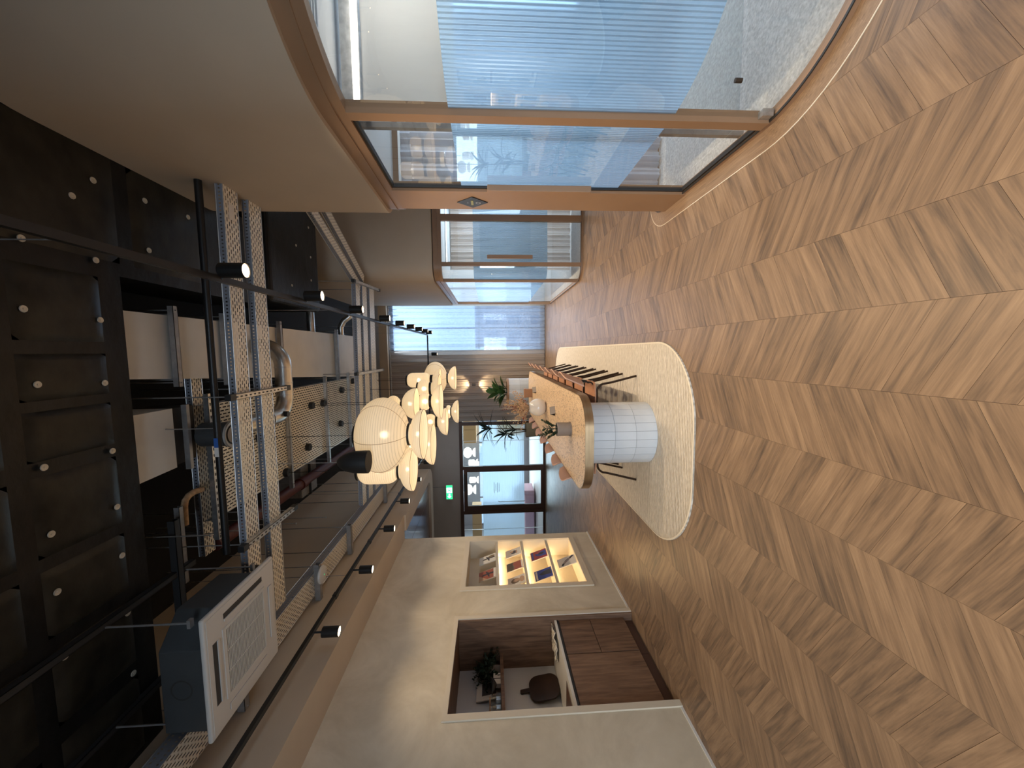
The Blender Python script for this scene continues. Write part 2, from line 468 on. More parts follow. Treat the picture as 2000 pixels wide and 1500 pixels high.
# ------------------------------------------------------------------ mesh helpers
class MB:
    def __init__(s):
        s.v, s.f, s.uv, s.sm = [], [], [], []

    def face(s, idx, uv=None, smooth=False):
        s.f.append(tuple(idx))
        s.uv.append(uv)
        s.sm.append(smooth)

    def box(s, x0, x1, y0, y1, z0, z1):
        x0, x1 = sorted((x0, x1)); y0, y1 = sorted((y0, y1)); z0, z1 = sorted((z0, z1))
        b = len(s.v)
        s.v += [(x0, y0, z0), (x1, y0, z0), (x1, y1, z0), (x0, y1, z0), (x0, y0, z1), (x1, y0, z1), (x1, y1, z1), (x0, y1, z1)]
        for q in ((0, 3, 2, 1), (4, 5, 6, 7), (0, 1, 5, 4), (1, 2, 6, 5), (2, 3, 7, 6), (3, 0, 4, 7)):
            P = [s.v[b + i] for i in q]
            n = (Vector(P[1]) - Vector(P[0])).cross(Vector(P[2]) - Vector(P[0]))
            a = max(range(3), key=lambda i: abs(n[i]))
            # U along the longest sensible direction: vertical on walls (grain upright), x or y on level faces
            if a == 2:
                uv = [(p[0], p[1]) for p in P]
            elif a == 1:
                uv = [(p[2], p[0]) for p in P]
            else:
                uv = [(p[2], p[1]) for p in P]
            s.face([b + i for i in q], uv)
        return s

    def prism(s, poly, z0, z1, smooth=False):
        b = len(s.v); n = len(poly)
        s.v += [(x, y, z0) for x, y in poly] + [(x, y, z1) for x, y in poly]
        s.face(list(range(b + n - 1, b - 1, -1)), [(s.v[i][0], s.v[i][1]) for i in range(b + n - 1, b - 1, -1)])
        s.face(list(range(b + n, b + 2 * n)), [(s.v[i][0], s.v[i][1]) for i in range(b + n, b + 2 * n)])
        for i in range(n):
            j = (i + 1) % n
            s.face((b + i, b + j, b + n + j, b + n + i), None, smooth)
        return s

    def lathe(s, prof, n=32, c=(0, 0, 0), smooth=True, cap0=False, cap1=False):
        b = len(s.v); m = len(prof)
        for r, z in prof:
            for k in range(n):
                a = 2 * PI * k / n
                s.v.append((c[0] + r * math.cos(a), c[1] + r * math.sin(a), c[2] + z))
        for i in range(m - 1):
            for k in range(n):
                k2 = (k + 1) % n
                s.face((b + i * n + k, b + i * n + k2, b + (i + 1) * n + k2, b + (i + 1) * n + k), None, smooth)
        if cap0:
            s.face([b + k for k in range(n - 1, -1, -1)])
        if cap1:
            s.face([b + (m - 1) * n + k for k in range(n)])
        return s

    def tube(s, pts, r, n=8, caps=True, smooth=True):
        pts = [Vector(p) for p in pts]
        b = len(s.v); m = len(pts)
        rs = r if isinstance(r, (list, tuple)) else [r] * m
        up = None
        for i, p in enumerate(pts):
            t = (pts[min(i + 1, m - 1)] - pts[max(i - 1, 0)]).normalized()
            if up is None:
                up = Vector((0, 0, 1)) if abs(t.z) < 0.9 else Vector((1, 0, 0))
            a = t.cross(up).normalized()
            up = a.cross(t).normalized()
            for k in range(n):
                q = 2 * PI * k / n
                s.v.append(tuple(p + (a * math.cos(q) + up * math.sin(q)) * rs[i]))
        for i in range(m - 1):
            for k in range(n):
                k2 = (k + 1) % n
                s.face((b + i * n + k, b + i * n + k2, b + (i + 1) * n + k2, b + (i + 1) * n + k), None, smooth)
        if caps:
            s.face([b + k for k in range(n - 1, -1, -1)])
            s.face([b + (m - 1) * n + k for k in range(n)])
        return s

    def sheet(s, path, z0, z1, u0=0.0, smooth=True, nz=1):
        """upright sheet over a plan path; U = metres along the path"""
        b = len(s.v); m = len(path)
        us = [u0]
        for i in range(1, m):
            us.append(us[-1] + math.dist(path[i], path[i - 1]))
        for j in range(nz + 1):
            z = z0 + (z1 - z0) * j / nz
            s.v += [(x, y, z) for x, y in path]
        for j in range(nz):
            for i in range(m - 1):
                za, zb = z0 + (z1 - z0) * j / nz, z0 + (z1 - z0) * (j + 1) / nz
                s.face((b + j * m + i, b + j * m + i + 1, b + (j + 1) * m + i + 1, b + (j + 1) * m + i),
                       [(us[i], za), (us[i + 1], za), (us[i + 1], zb), (us[i], zb)], smooth)
        return s

    def wall(s, path, t, z0, z1, smooth=True):
        """upright band of thickness t (to the left of the path) with closed top, bottom and ends"""
        m = len(path)
        nor = []
        for i in range(m):
            a, c = path[max(i - 1, 0)], path[min(i + 1, m - 1)]
            d = Vector((c[0] - a[0], c[1] - a[1])).normalized()
            nor.append((-d.y, d.x))
        b = len(s.v)
        for z in (z0, z1):
            s.v += [(x, y, z) for x, y in path]
            s.v += [(p[0] + q[0] * t, p[1] + q[1] * t, z) for p, q in zip(path, nor)]
        us = [0]
        for i in range(1, m):
            us.append(us[-1] + math.dist(path[i], path[i - 1]))
        for i in range(m - 1):
            s.face((b + i, b + i + 1, b + 2 * m + i + 1, b + 2 * m + i), [(us[i], z0), (us[i + 1], z0), (us[i + 1], z1), (us[i], z1)], smooth)
            s.face((b + m + i + 1, b + m + i, b + 3 * m + i, b + 3 * m + i + 1), [(us[i + 1], z0), (us[i], z0), (us[i], z1), (us[i + 1], z1)], smooth)
            s.face((b + i + 1, b + i, b + m + i, b + m + i + 1))
            s.face((b + 2 * m + i, b + 2 * m + i + 1, b + 3 * m + i + 1, b + 3 * m + i))
        s.face((b, b + 2 * m, b + 3 * m, b + m))
        s.face((b + m - 1, b + 2 * m - 1, b + 4 * m - 1, b + 3 * m - 1))
        return s

    def mesh(s, name):
        me = bpy.data.meshes.new(name)
        me.from_pydata(s.v, [], s.f)
        if any(u for u in s.uv):
            ul = me.uv_layers.new(name='UVMap')
            for p, uv in zip(me.polygons, s.uv):
                if uv:
                    for li, c in zip(p.loop_indices, uv):
                        ul.data[li].uv = c
        if any(s.sm):
            for p, f in zip(me.polygons, s.sm):
                p.use_smooth = f
            me.set_sharp_from_angle(angle=R(38))
        me.update()
        return me


def obj(name, mb, mat, parent=None, loc=None, rot=None, scale=None):
    me = mb.mesh(name) if isinstance(mb, MB) else mb
    if mat and not me.materials:
        me.materials.append(MATS[mat])
    o = bpy.data.objects.new(name, me)
    COL.objects.link(o)
    if parent:
        o.parent = parent
    if loc is not None:
        o.location = loc
    if rot is not None:
        o.rotation_euler = rot
    if scale is not None:
        o.scale = scale
    return o


def bevel(o, w=0.006, seg=2):
    md = o.modifiers.new('edge', 'BEVEL')
    md.width = w
    md.segments = seg
    md.limit_method = 'ANGLE'
    return o


def tag(o, label=None, cat=None, group=None, kind=None):
    if label: o['label'] = label
    if cat: o['category'] = cat
    if group: o['group'] = group
    if kind: o['kind'] = kind
    return o


def thing(name, label, cat, loc=(0, 0, 0), rotz=0, group=None):
    o = bpy.data.objects.new(name, None)
    o.empty_display_size = 0.1
    COL.objects.link(o)
    o.location = loc
    o.rotation_euler = (0, 0, rotz)
    return tag(o, label, cat, group)


def struct(name, mb, mat, parent=None):
    o = obj(name, mb, mat, parent)
    if parent is None:
        o['kind'] = 'structure'
    return o


def copy_tree(o, parent=None):
    c = o.copy()
    COL.objects.link(c)
    c.parent = parent
    for ch in list(o.children):
        copy_tree(ch, c)
    return c


def dup(o, loc, rotz=None, label=None):
    c = copy_tree(o)
    c.location = loc
    if rotz is not None:
        c.rotation_euler = (0, 0, rotz)
    if label:
        c['label'] = label
    return c


def B(*a):
    return MB().box(*a)


def arc(cx, cy, r, a0, a1, n):
    return [(cx + r * math.cos(R(a0 + (a1 - a0) * i / n)), cy + r * math.sin(R(a0 + (a1 - a0) * i / n))) for i in range(n + 1)]


def rrect(x0, x1, y0, y1, r, n=10):
    return arc(x1 - r, y1 - r, r, 0, 90, n) + arc(x0 + r, y1 - r, r, 90, 180, n) + arc(x0 + r, y0 + r, r, 180, 270, n) + arc(x1 - r, y0 + r, r, 270, 360, n)


def project(p):
    d = Vector(p) - Vector((0, 0, EYE))
    c = d.dot(_f)
    if c < 0.05:
        return None
    return 1000 - FPX * d.dot(_u) / c, 750 - FPX * d.dot(_r) / c, c

ORD = ['first', 'second', 'third', 'fourth', 'fifth', 'sixth', 'seventh', 'eighth', 'ninth', 'tenth', 'eleventh', 'twelfth']

# ------------------------------------------------------------------ floor: chevron planks
floor = struct('floor', B(-7.2, 3.6, -4.2, 11.05, -0.12, -0.008), 'dark_brown_box')
CW, PITCHY, SL = 0.348, 0.135, 0.5
GAP = 0.0005


def plank_mb(sgn):
    mb = MB()
    h = CW * SL
    y0 = 0 if sgn > 0 else h
    y1 = h if sgn > 0 else 0
    poly = [(GAP, y0 + GAP * sgn * SL + GAP), (CW - GAP, y1 - GAP * sgn * SL + GAP), (CW - GAP, y1 - GAP * sgn * SL + PITCHY - GAP), (GAP, y0 + GAP * sgn * SL + PITCHY - GAP)]
    mb.prism(poly, -0.007, 0.0)
    ln = math.hypot(CW, h)
    uv = [(0, 0), (ln, 0), (ln, 0.12), (0, 0.12)]
    mb.uv[1] = uv
    return mb


planks = []
for k in range(-20, 10):
    x0 = 0.17 + CW * k
    sgn = -1 if k % 2 else 1
    for j in range(-2, 82):
        y = 0.30 + j * PITCHY + (0.037 if k % 2 else 0)
        planks.append((k, sgn, x0, y))


def shown(p):
    k, sgn, x0, y = p
    c = (x0 + CW / 2, y + 0.15, 0)
    q = project(c)
    if not q or not (-60 < q[0] < 2060 and -60 < q[1] < 1560):
        return None
    x, yy = c[0], c[1]
    if x < -3.1 and yy < 6.0: return None
    if x > 1.35 and 1.75 < yy < 3.7: return None
    if x > 1.3 and yy > 6.6: return None
    if -1.70 < x < -0.02 and 3.0 < yy < 9: return None
    return q[2]


vis = sorted([(shown(p), i) for i, p in enumerate(planks) if shown(p) is not None])
near = set(i for d, i in vis[:298])
pm = {1: plank_mb(1).mesh('plank'), -1: plank_mb(-1).mesh('plank')}
rest = MB()
tones = []
for i, p in enumerate(planks):
    k, sgn, x0, y = p
    dz = random.uniform(-0.0004, 0.0003)
    if i in near:
        obj('plank', pm[sgn], 'floor_oak', floor, (x0, y, dz))
    else:
        t = plank_mb(sgn)
        b0 = len(rest.v)
        rest.v += [(a + x0, c + y, z + dz) for a, c, z in t.v]
        tn = random.random()
        for f, uv, sm in zip(t.f, t.uv, t.sm):
            rest.face([b0 + q for q in f], uv, False)
            tones.append(tn)
ro = obj('planks', rest, 'floor_oak', floor)
ro['kind'] = 'stuff'
at = ro.data.attributes.new('tone', 'FLOAT', 'FACE')
at.data.foreach_set('value', tones)

# curved border plank that follows the glass booth
B1 = [(3.4, 3.66)] + arc(1.45, 3.46, 0.20, 90, 180, 8) + [(1.25, 2.8)] + arc(2.05, 2.20, 0.80, 180, 270, 18) + [(3.4, 1.40)]
B2 = [(1.21, 9.9), (1.21, 8.3)] + arc(1.46, 6.75, 0.25, 180, 270, 8) + [(3.4, 6.5)]


def offset(path, d):
    out = []
    for i in range(len(path)):
        a, c = path[max(i - 1, 0)], path[min(i + 1, len(path) - 1)]
        t = Vector((c[0] - a[0], c[1] - a[1])).normalized()
        out.append((path[i][0] - t.y * d, path[i][1] + t.x * d))
    return out


bord = MB().wall(offset(B1, -0.115), 0.115, -0.006, 0.0035)
o = struct('trim_1', bord, 'floor_oak')
tag(o, 'curved wooden floor border around the glass booth')
o = struct('trim_2', MB().wall(offset(B1, -0.12), 0.005, -0.006, 0.0038), 'cream_trim')

# ------------------------------------------------------------------ shell
XL = -3.04
wl = MB()
for a in ((-4.2, 2.96, 0, 3.03), (2.96, 4.07, 2.0, 3.03), (4.07, 4.68, 0, 3.03), (4.68, 5.85, 0, 0.37), (4.68, 5.85, 1.96, 3.03), (5.85, 6.05, 0, 3.03)):
    wl.box(XL - 0.1, XL, *a)
struct('wall_left', wl, 'plaster')
wu = MB()
XU = -2.64
wu.box(XL - 0.1, XU, -4.2, 6.05, 3.03, 5.0)
wu.prism([(XU, 6.05)] + arc(XU - 0.45, 8.42, 0.45, 0, 90, 12) + [(-6.5, 8.87), (-6.5, 6.05)], 3.075, 5.0)
struct('wall_left_upper', wu, 'beige_paint')
struct('baseboard_left', B(XL - 0.002, XL + 0.006, -4.2, 2.895, 0, 0.022).box(XL - 0.002, XL + 0.006, 4.14, 6.055, 0, 0.022), 'white_paint')
# low ceiling over the side passage, with a recessed glossy panelled tray
XI, YI, RI = -2.90, 8.42, 0.30
cpg = MB()
cpg.prism([(XU, 6.05)] + arc(XU - 0.45, 8.42, 0.45, 0, 90, 12) + arc(XI - RI, YI - RI + 0.15, RI, 90, 0, 12) + [(XI, 6.05)], 3.0, 3.076)
cpg.prism([(-6.5, 8.87), (-6.5, YI + 0.15), (XI - RI, YI + 0.15), (XU - 0.45, 8.87)], 3.0, 3.076)
struct('ceiling_passage', cpg, 'beige_paint')
pn = struct('ceiling_panelled', B(-6.5, XI, 6.05, YI + 0.15, 3.066, 3.08), 'lilac_gloss')
x = XI
while x > -6.4:
    obj('panel', B(x - 0.445, x - 0.004, 6.06, YI + 0.14, 3.05, 3.067), 'lilac_gloss', pn)
    x -= 0.45
struct('wall_passage', B(-6.6, -6.5, 6, 11, 0, 5).box(-6.5, XL - 0.1, 5.95, 6.05, 0, 3.0), 'taupe_paint')

# rear wall with the tall window opening (right) and the glazed door screen (left)
bw = MB()
bw.box(-2.03, 0.0, 11.0, 11.12, 0, 4.40)
bw.box(-6.6, -2.03, 11.0, 11.12, 2.53, 4.40)
bw.box(-6.6, 3.5, 11.0, 11.12, 4.40, 5.0)
bw.box(1.36, 3.5, 11.0, 11.12, 0, 4.40)
bw.box(0.0, 1.36, 11.0, 11.12, 0, 0.08)
struct('wall_back', bw, 'taupe_paint')
struct('trim_3', B(-2.0, 1.36, 10.62, 10.72, 4.40, 4.62), 'beige_paint')
wi = tag(struct('window_1', B(0.0, 0.05, 11.02, 11.1, 0.08, 4.4).box(1.31, 1.36, 11.02, 11.1, 0.08, 4.4).box(0.05, 1.31, 11.02, 11.1, 0.08, 0.14).box(0.05, 1.31, 11.02, 11.1, 4.34, 4.4).box(0.65, 0.70, 11.02, 11.1, 0.14, 4.34), 'zinc_dull'), 'tall window behind sheer curtain')
for x0, x1 in ((0.05, 0.65), (0.70, 1.31)):
    obj('pane', B(x0, x1, 11.055, 11.062, 0.14, 4.34), 'clear_glass', wi)
# far right return between the booth and the window
struct('wall_right_return', B(1.30, 1.40, 9.95, 10.9, 2.5, 5).box(1.30, 1.40, 9.95, 11.0, 0, 2.5), 'beige_paint')

# right-hand outer wall with booth windows
wr = MB()
wr.box(3.4, 3.5, -4.2, 1.55, 0, 5)
wr.box(3.4, 3.5, 1.55, 3.60, 0, 0.75).box(3.4, 3.5, 1.55, 3.60, 2.36, 5)
wr.box(3.4, 3.5, 3.60, 6.75, 0, 5)
wr.box(3.4, 3.5, 6.75, 9.8, 0, 0.45).box(3.4, 3.5, 6.75, 9.8, 2.40, 5)
wr.box(3.4, 3.5, 9.8, 11.0, 0, 5)
struct('wall_right', wr, 'white_paint')
for i, (y0, y1, z0, z1) in enumerate(((1.55, 3.60, 0.75, 2.36), (6.75, 9.8, 0.45, 2.40))):
    ym = (y0 + y1) / 2
    wi = struct('window_%d' % (i + 2), B(3.42, 3.48, y0, y0 + 0.05, z0, z1).box(3.42, 3.48, y1 - 0.05, y1, z0, z1).box(3.42, 3.48, ym - .025, ym + .025, z0, z1).box(3.42, 3.48, y0, y1, z0, z0 + 0.05).box(3.42, 3.48, y0, y1, z1 - 0.05, z1), 'zinc_dull')
    for a, c in ((y0 + 0.05, ym - 0.025), (ym + 0.025, y1 - 0.05)):
        obj('pane', B(3.447, 3.453, a, c, z0 + 0.05, z1 - 0.05), 'clear_glass', wi)

# wall behind the camera with a broad window
we = MB()
we.box(-3.14, 3.5, -4.2, -4.1, 0, 0.3).box(-3.14, 3.5, -4.2, -4.1, 2.1, 5).box(-3.14, -2.9, -4.2, -4.1, 0.3, 2.1).box(1.0, 3.5, -4.2, -4.1, 0.3, 2.1)
struct('wall_entrance', we, 'beige_paint')
wi = struct('window_4', B(-2.9, 1.0, -4.18, -4.12, 0.3, 0.36).box(-2.9, 1.0, -4.18, -4.12, 2.04, 2.1).box(-1.63, -1.57, -4.18, -4.12, 0.36, 2.04).box(-0.33, -0.27, -4.18, -4.12, 0.36, 2.04), 'brown_frame')
for a, c in ((-2.9, -1.63), (-1.57, -0.33), (-0.27, 1.0)):
    obj('pane', B(a, c, -4.155, -4.148, 0.36, 2.04), 'clear_glass', wi)

# structural ceiling and the black insulated soffit
ceil = struct('ceiling', B(-6.6, 3.5, -4.2, 11.1, 5.0, 5.1), 'dark_void')
ZS = 3.95
sof = struct('ceiling_soffit', B(XU, 0.50, -4.1, 2.61, ZS, 4.5).box(0.50, 1.30, -4.1, 4.1, ZS, 4.5), 'black_foil')


def pillow(x0, x1, y0, y1, d, n=14):
    """stretched foil over an insulation slab: bulges, with creases running to the fixings"""
    mb = MB()
    for i in range(n + 1):
        for j in range(n + 1):
            u, v = i / n, j / n
            e = (16 * u * (1 - u) * v * (1 - v)) ** 0.25
            x, y = x0 + (x1 - x0) * u, y0 + (y1 - y0) * v
            q = noise.noise(Vector((x * 7, y * 5, 3.1))) * 0.006 + noise.noise(Vector((x * 23, y * 11, 1.7))) * 0.003
            mb.v.append((x, y, ZS - e * (d + q)))
    for i in range(n):
        for j in range(n):
            a = i * (n + 1) + j
            mb.face((a, a + 1, a + n + 2, a + n + 1), None, True)
    return mb


for x0, x1 in ((0.47, 0.08), (0.01, -0.235), (-0.29, -0.55), (-0.63, -1.06), (-1.13, -1.50), (-1.58, -2.0), (-2.1, -2.6)):
    for y0, y1 in ((2.02, 2.47), (1.45, 1.93)):
        obj('insulation_panel', pillow(x0, x1, y0, y1, 0.022), 'foil_panel', sof)
for x0, x1, y0, y1 in ((0.58, 1.22, 1.9, 2.62), (0.58, 1.22, 2.72, 3.35)):
    obj('insulation_panel', pillow(x0, x1, y0, y1, 0.02), 'foil_panel', sof)
wm = MB().lathe([(0.0, -0.006), (0.004, -0.006), (0.005, -0.002), (0.017, -0.004), (0.0185, 0.0)], 16).mesh('washer')
for x, y in ((.236, 2.064), (-.147, 2.086), (-.58, 2.072), (-.94, 2.069), (-1.26, 2.065), (-1.63, 2.065), (.211, 2.439), (-.167, 2.428), (-.588, 2.432),
             (-.941, 2.425), (-1.257, 2.425), (-1.64, 2.423), (-2.05, 2.42), (.587, 2.09), (.564, 2.449), (1.033, 2.48), (.895, 2.353), (1.046, 2.82), (.716, 2.818), (1.065, 3.194)):
    obj('washer', wm, 'washer_metal', sof, (x, y, ZS - 0.020), scale=(1.0, 1.0, 1.0))
# lower black-wrapped bulkhead past the first booth
blk = struct('ceiling_bulkhead', B(0.56, 3.4, 4.25, 5.45, 3.92, 4.6), 'black_foil')
bevel(blk, 0.05, 3)
for x, y in ((1.62, 5.2), (1.25, 5.22), (1.30, 4.85), (0.95, 5.2), (0.8, 4.7)):
    obj('washer', wm, 'washer_metal', blk, (x, y, 3.918), scale=(0.8, 0.8, 1.0))
struct('ceiling_bulkhead_recess', B(0.60, 3.4, 4.1, 4.25, 4.25, 4.6), 'dark_void')

# ------------------------------------------------------------------ walls above the booths
u1 = MB().wall(offset(B1, -0.03), 0.10, 2.465, 3.96)
struct('wall_booth_upper', u1, 'beige_paint')
u2 = MB().wall(offset(B2, -0.03), 0.10, 2.53, 5.0)
struct('wall_far_booth_upper', u2, 'beige_paint')


def glass_booth(name, label, path, ztop, posts, panes, filmz, doorway=None):
    """frame along a plan path; posts/panes given as index-free lists built by the caller"""
    t = thing(name, label, 'booth', (0, 0, 0))
    obj('top_rail', MB().wall(path, 0.06, ztop, ztop + 0.135), 'tan_frame', t)
    obj('top_bead', MB().wall(offset(path, -0.008), 0.012, ztop + 0.055, ztop + 0.060), 'tan_frame', t)
    obj('bottom_rail', MB().wall(path, 0.06, 0.0, 0.032), 'tan_frame', t)
    obj('bottom_gasket', MB().wall(offset(path, -0.003), 0.012, 0.030, 0.036), 'black_gasket', t)
    for p in panes:
        g = obj('pane', MB().sheet(offset(p, 0.025), 0.032, ztop), 'clear_glass', t)
        obj('fluted_film', MB().sheet(offset(p, 0.031), filmz[0], filmz[1]), 'fluted_film', g)
    for (x0, x1, y0, y1) in posts:
        obj('post', B(x0, x1, y0, y1, 0.032, ztop), 'tan_frame', t)
    return t


ARC1 = arc(2.05, 2.20, 0.80, 180, 270, 22)
bt = glass_booth('glass_booth', 'curved glass booth with tan frame and fluted film band beside the entrance', B1, 2.33,
                 [(1.245, 1.31, 2.13, 2.20)],
                 [[(1.25, 2.13)] + ARC1[2:] + [(3.3, 1.40)], [(3.3, 3.66)] + arc(1.45, 3.46, 0.20, 90, 172, 8)], (0.57, 1.80))
obj('door_post', B(1.243, 1.315, 3.085, 3.455, 0.0, 2.335), 'tan_frame', bt)
# glazed door leaf
dr = obj('door', B(1.262, 1.292, 2.205, 2.222, 0.036, 2.328).box(1.262, 1.292, 3.062, 3.08, 0.036, 2.328).box(1.262, 1.292, 2.222, 3.062, 2.312, 2.328).box(1.262, 1.292, 2.222, 3.062, 0.036, 0.050), 'black_gasket', bt)
obj('pane', MB().sheet([(1.272, 3.062), (1.272, 2.222)], 0.05, 2.312), 'clear_glass', dr)
obj('fluted_film', MB().sheet([(1.279, 3.062), (1.279, 2.222)], 0.57, 1.80), 'fluted_film', dr)
bevel(obj('handle', B(1.215, 1.262, 2.995, 3.035, 0.80, 1.60), 'tan_frame', dr), 0.004)
obj('patch_fitting', B(1.262, 1.30, 2.09, 2.135, 0.04, 0.10), 'galvanised', bt)
obj('floor_stop', MB().tube([(1.36, 1.98, 0.3), (1.36, 1.98, 0.335)], 0.012, 10), 'black_metal', bt)

# inside the booth
struct('floor_booth', MB().prism(offset(B1[:-1], 0.055) + [(3.4, 1.455)], 0.0, 0.006), 'carpet')
struct('ceiling_booth', MB().prism(offset(B1[:-1], 0.055) + [(3.4, 1.455)], 2.44, 2.46), 'white_paint')
vt = thing('air_vent', 'white square air vent in the booth ceiling', 'vent', (1.72, 2.0, 2.44))
obj('vent_frame', B(-0.12, 0.12, -0.1, -0.085, -0.01, 0).box(-0.12, 0.12, 0.085, 0.1, -0.01, 0).box(-0.12, -0.105, -0.085, 0.085, -0.01, 0).box(0.105, 0.12, -0.085, 0.085, -0.01, 0), 'vent_white', vt)
for i in range(5):
    obj('louvre', B(-0.105, 0.105, -0.075 + i * 0.033, -0.065 + i * 0.033, -0.007, 0), 'vent_white', vt)
bl = thing('booth_fill_lamp', 'slim linear fill lamp added on the booth ceiling', 'added fill lamp', (2.3, 2.95, 2.44))  # lamp added to brighten the booth inside, copied for the other booth ends
obj('housing', B(-0.6, 0.6, -0.03, 0.03, -0.03, 0), 'white_paint', bl)
obj('diffuser', B(-0.59, 0.59, -0.025, 0.025, -0.034, -0.03), 'led_white', bl)
l = bpy.data.lights.new('booth_fill_glow', 'AREA')
l.shape = 'RECTANGLE'
l.size, l.size_y, l.energy, l.color = 1.1, 0.06, 7, (1.0, 0.93, 0.84)
lo = bpy.data.objects.new('booth_fill_glow', l)
COL.objects.link(lo)
lo.parent = bl
lo.location = (0, 0, -0.04)
lo.visible_camera = False
dup(bl, (2.4, 1.9, 2.44), label='slim linear fill lamp added on the ceiling of the curved booth end')
dup(bl, (2.4, 8.2, 2.50), label='slim linear fill lamp added on the far booth ceiling')
# glazed partition with a half-lowered roller blind and a lit cassette
rb = thing('roller_blind', 'white roller blind half lowered inside the near glass booth', 'blind', (1.36, 2.36, 2.30))
obj('cassette', B(0, 1.9, -0.02, 0.03, 0.055, 0.115), 'galvanised', rb)
obj('light_slot', B(0.02, 1.9, -0.022, -0.012, 0.030, 0.052), 'led_white', rb)
obj('roller', MB().tube([(0.01, 0.01, 0.02), (1.9, 0.01, 0.02)], 0.018, 12), 'galvanised', rb)
obj('cloth', B(0.05, 1.9, 0.0, 0.003, -0.52, 0.02), 'blind_cloth', rb)
obj('end_bracket', B(0, 0.02, -0.02, 0.035, -0.02, 0.10), 'zinc_dull', rb)
ptn = thing('glass_partition', 'clear glass partition under the roller blind inside the booth', 'partition', (1.32, 2.40, 0))
obj('pane', B(0.03, 2.0, 0, 0.008, 0.03, 2.4), 'clear_glass', ptn)
obj('channel', B(0.0, 0.03, -0.012, 0.02, 0.006, 2.4), 'zinc_dull', ptn)


def drape(name, label, x0, x1, y, z0, z1, mat, folds, amp, along='x', n=None, cat='curtain', header=0.0, seed=1):
    rr = random.Random(seed)
    n = n or folds * 10
    ph = [rr.uniform(-0.35, 0.35) for _ in range(folds + 3)]
    path = []
    for i in range(n + 1):
        t = i / n
        f = t * folds
        k = int(f)
        a = amp * (0.35 + 1.1 * (ph[k] + 0.35)) * math.sin(2 * PI * f + 3 * (ph[k] * (1 - (f - k)) + ph[k + 1] * (f - k))) + amp * 0.35 * math.sin(2 * PI * f * 2.7 + 5 * ph[0])
        p = x0 + (x1 - x0) * t
        path.append((p, y + a) if along == 'x' else (y + a, p))
    t = thing(name, label, cat, (0, 0, 0))
    obj('cloth', MB().sheet(path, z0, z1 - header, nz=1), mat, t)
    if header:
        path2 = [((p[0], y + (p[1] - y) * 0.5) if along == 'x' else (y + (p[0] - y) * 0.5, p[1])) for p in path]
        obj('heading_tape', MB().sheet(path2, z1 - header, z1), mat, t)
    obj('curtain_rail', B(min(x0, x1), max(x0, x1), y - 0.012, y + 0.012, z1, z1 + 0.02) if along == 'x' else B(y - 0.012, y + 0.012, min(x0, x1), max(x0, x1), z1, z1 + 0.02), 'white_paint', t)
    return t


drape('pleated_curtain', 'pale grey pleated curtain hanging at the far end of the near booth', 1.50, 3.20, 3.56, 0.02, 2.36, 'drape_grey', 12, 0.038, 'x', header=0.09, seed=4)
# diamond plaque on the door post
pq = thing('door_plaque', 'black diamond plaque with a small slider on the booth door post', 'plaque', (1.243, 3.291, 1.725))
obj('plate', MB().prism([(0.113, 0), (0, 0.128), (-0.113, 0), (0, -0.128)], 0, 0.006), 'plaque', pq, rot=(R(90), 0, R(-90)))
obj('slider', B(-0.009, -0.006, -0.045, 0.045, -0.008, 0.012), 'plaque_gold', pq)
obj('symbol', MB().lathe([(0.014, 0), (0.021, 0), (0.021, 0.003), (0.014, 0.003), (0.014, 0)], 20), 'plaque_ring', pq, loc=(-0.006, 0, -0.048), rot=(0, R(-90), 0))
obj('mark', B(-0.0085, -0.006, -0.006, 0.006, 0.034, 0.042), 'plaque_ring', pq)

# second booth further down
b2 = glass_booth('glass_booth', 'far glass booth with tan frame standing beside the bright rear window', B2, 2.38,
                 [(1.205, 1.26, 6.725, 6.775), (1.205, 1.27, 9.82, 9.9), (1.43, 1.49, 6.495, 6.55), (2.16, 2.26, 6.495, 6.56)],
                 [[(1.21, 9.82), (1.21, 6.775)], arc(1.46, 6.75, 0.25, 186, 264, 6), [(1.49, 6.5), (2.16, 6.5)], [(2.26, 6.5), (3.3, 6.5)]], (0.60, 1.85))
bevel(obj('handle', B(1.54, 1.60, 6.455, 6.49, 0.86, 1.62), 'tan_frame', b2), 0.004)
struct('floor_far_booth', MB().prism(offset(B2, 0.055)[:-1] + [(3.4, 6.555), (3.4, 9.9)], 0.0, 0.006), 'carpet')
struct('ceiling_far_booth', MB().prism(offset(B2, 0.055)[:-1] + [(3.4, 6.555), (3.4, 9.9)], 2.50, 2.52), 'white_paint')
struct('wall_far_booth_back', B(1.28, 3.4, 9.84, 9.94, 0, 2.5), 'white_paint')
drape('pleated_curtain', 'dark grey pleated curtain inside the far glass booth', 1.55, 3.2, 7.4, 0.03, 2.3, 'drape_taupe', 15, 0.04, 'x', seed=9)

# ------------------------------------------------------------------ rear curtains, sconce
drape('sheer_curtain', 'white sheer curtain hanging in front of the bright rear window', 0.06, 1.28, 10.82, 0.03, 4.38, 'sheer_white', 8, 0.035, 'x', n=110, seed=2)
drape('heavy_curtain', 'taupe floor-length curtain between the rear window and the glazed doors', -1.98, 0.04, 10.88, 0.03, 4.38, 'drape_taupe', 12, 0.03, 'x', n=150, seed=3)
struct('baseboard_back', B(0.0, 1.36, 10.96, 10.99, 0, 0.12), 'zinc_dull')
sc = thing('wall_sconce', 'small up-and-down wall lamp glowing on the taupe curtain', 'wall lamp', (-0.93, 10.72, 2.06))
obj('body', MB().lathe([(0.0, -0.05), (0.036, -0.05), (0.036, 0.05), (0.0, 0.05)], 16, smooth=False), 'clay_pot', sc)
obj('arm', B(-0.012, 0.012, 0.0, 0.2, -0.012, 0.012), 'clay_pot', sc)
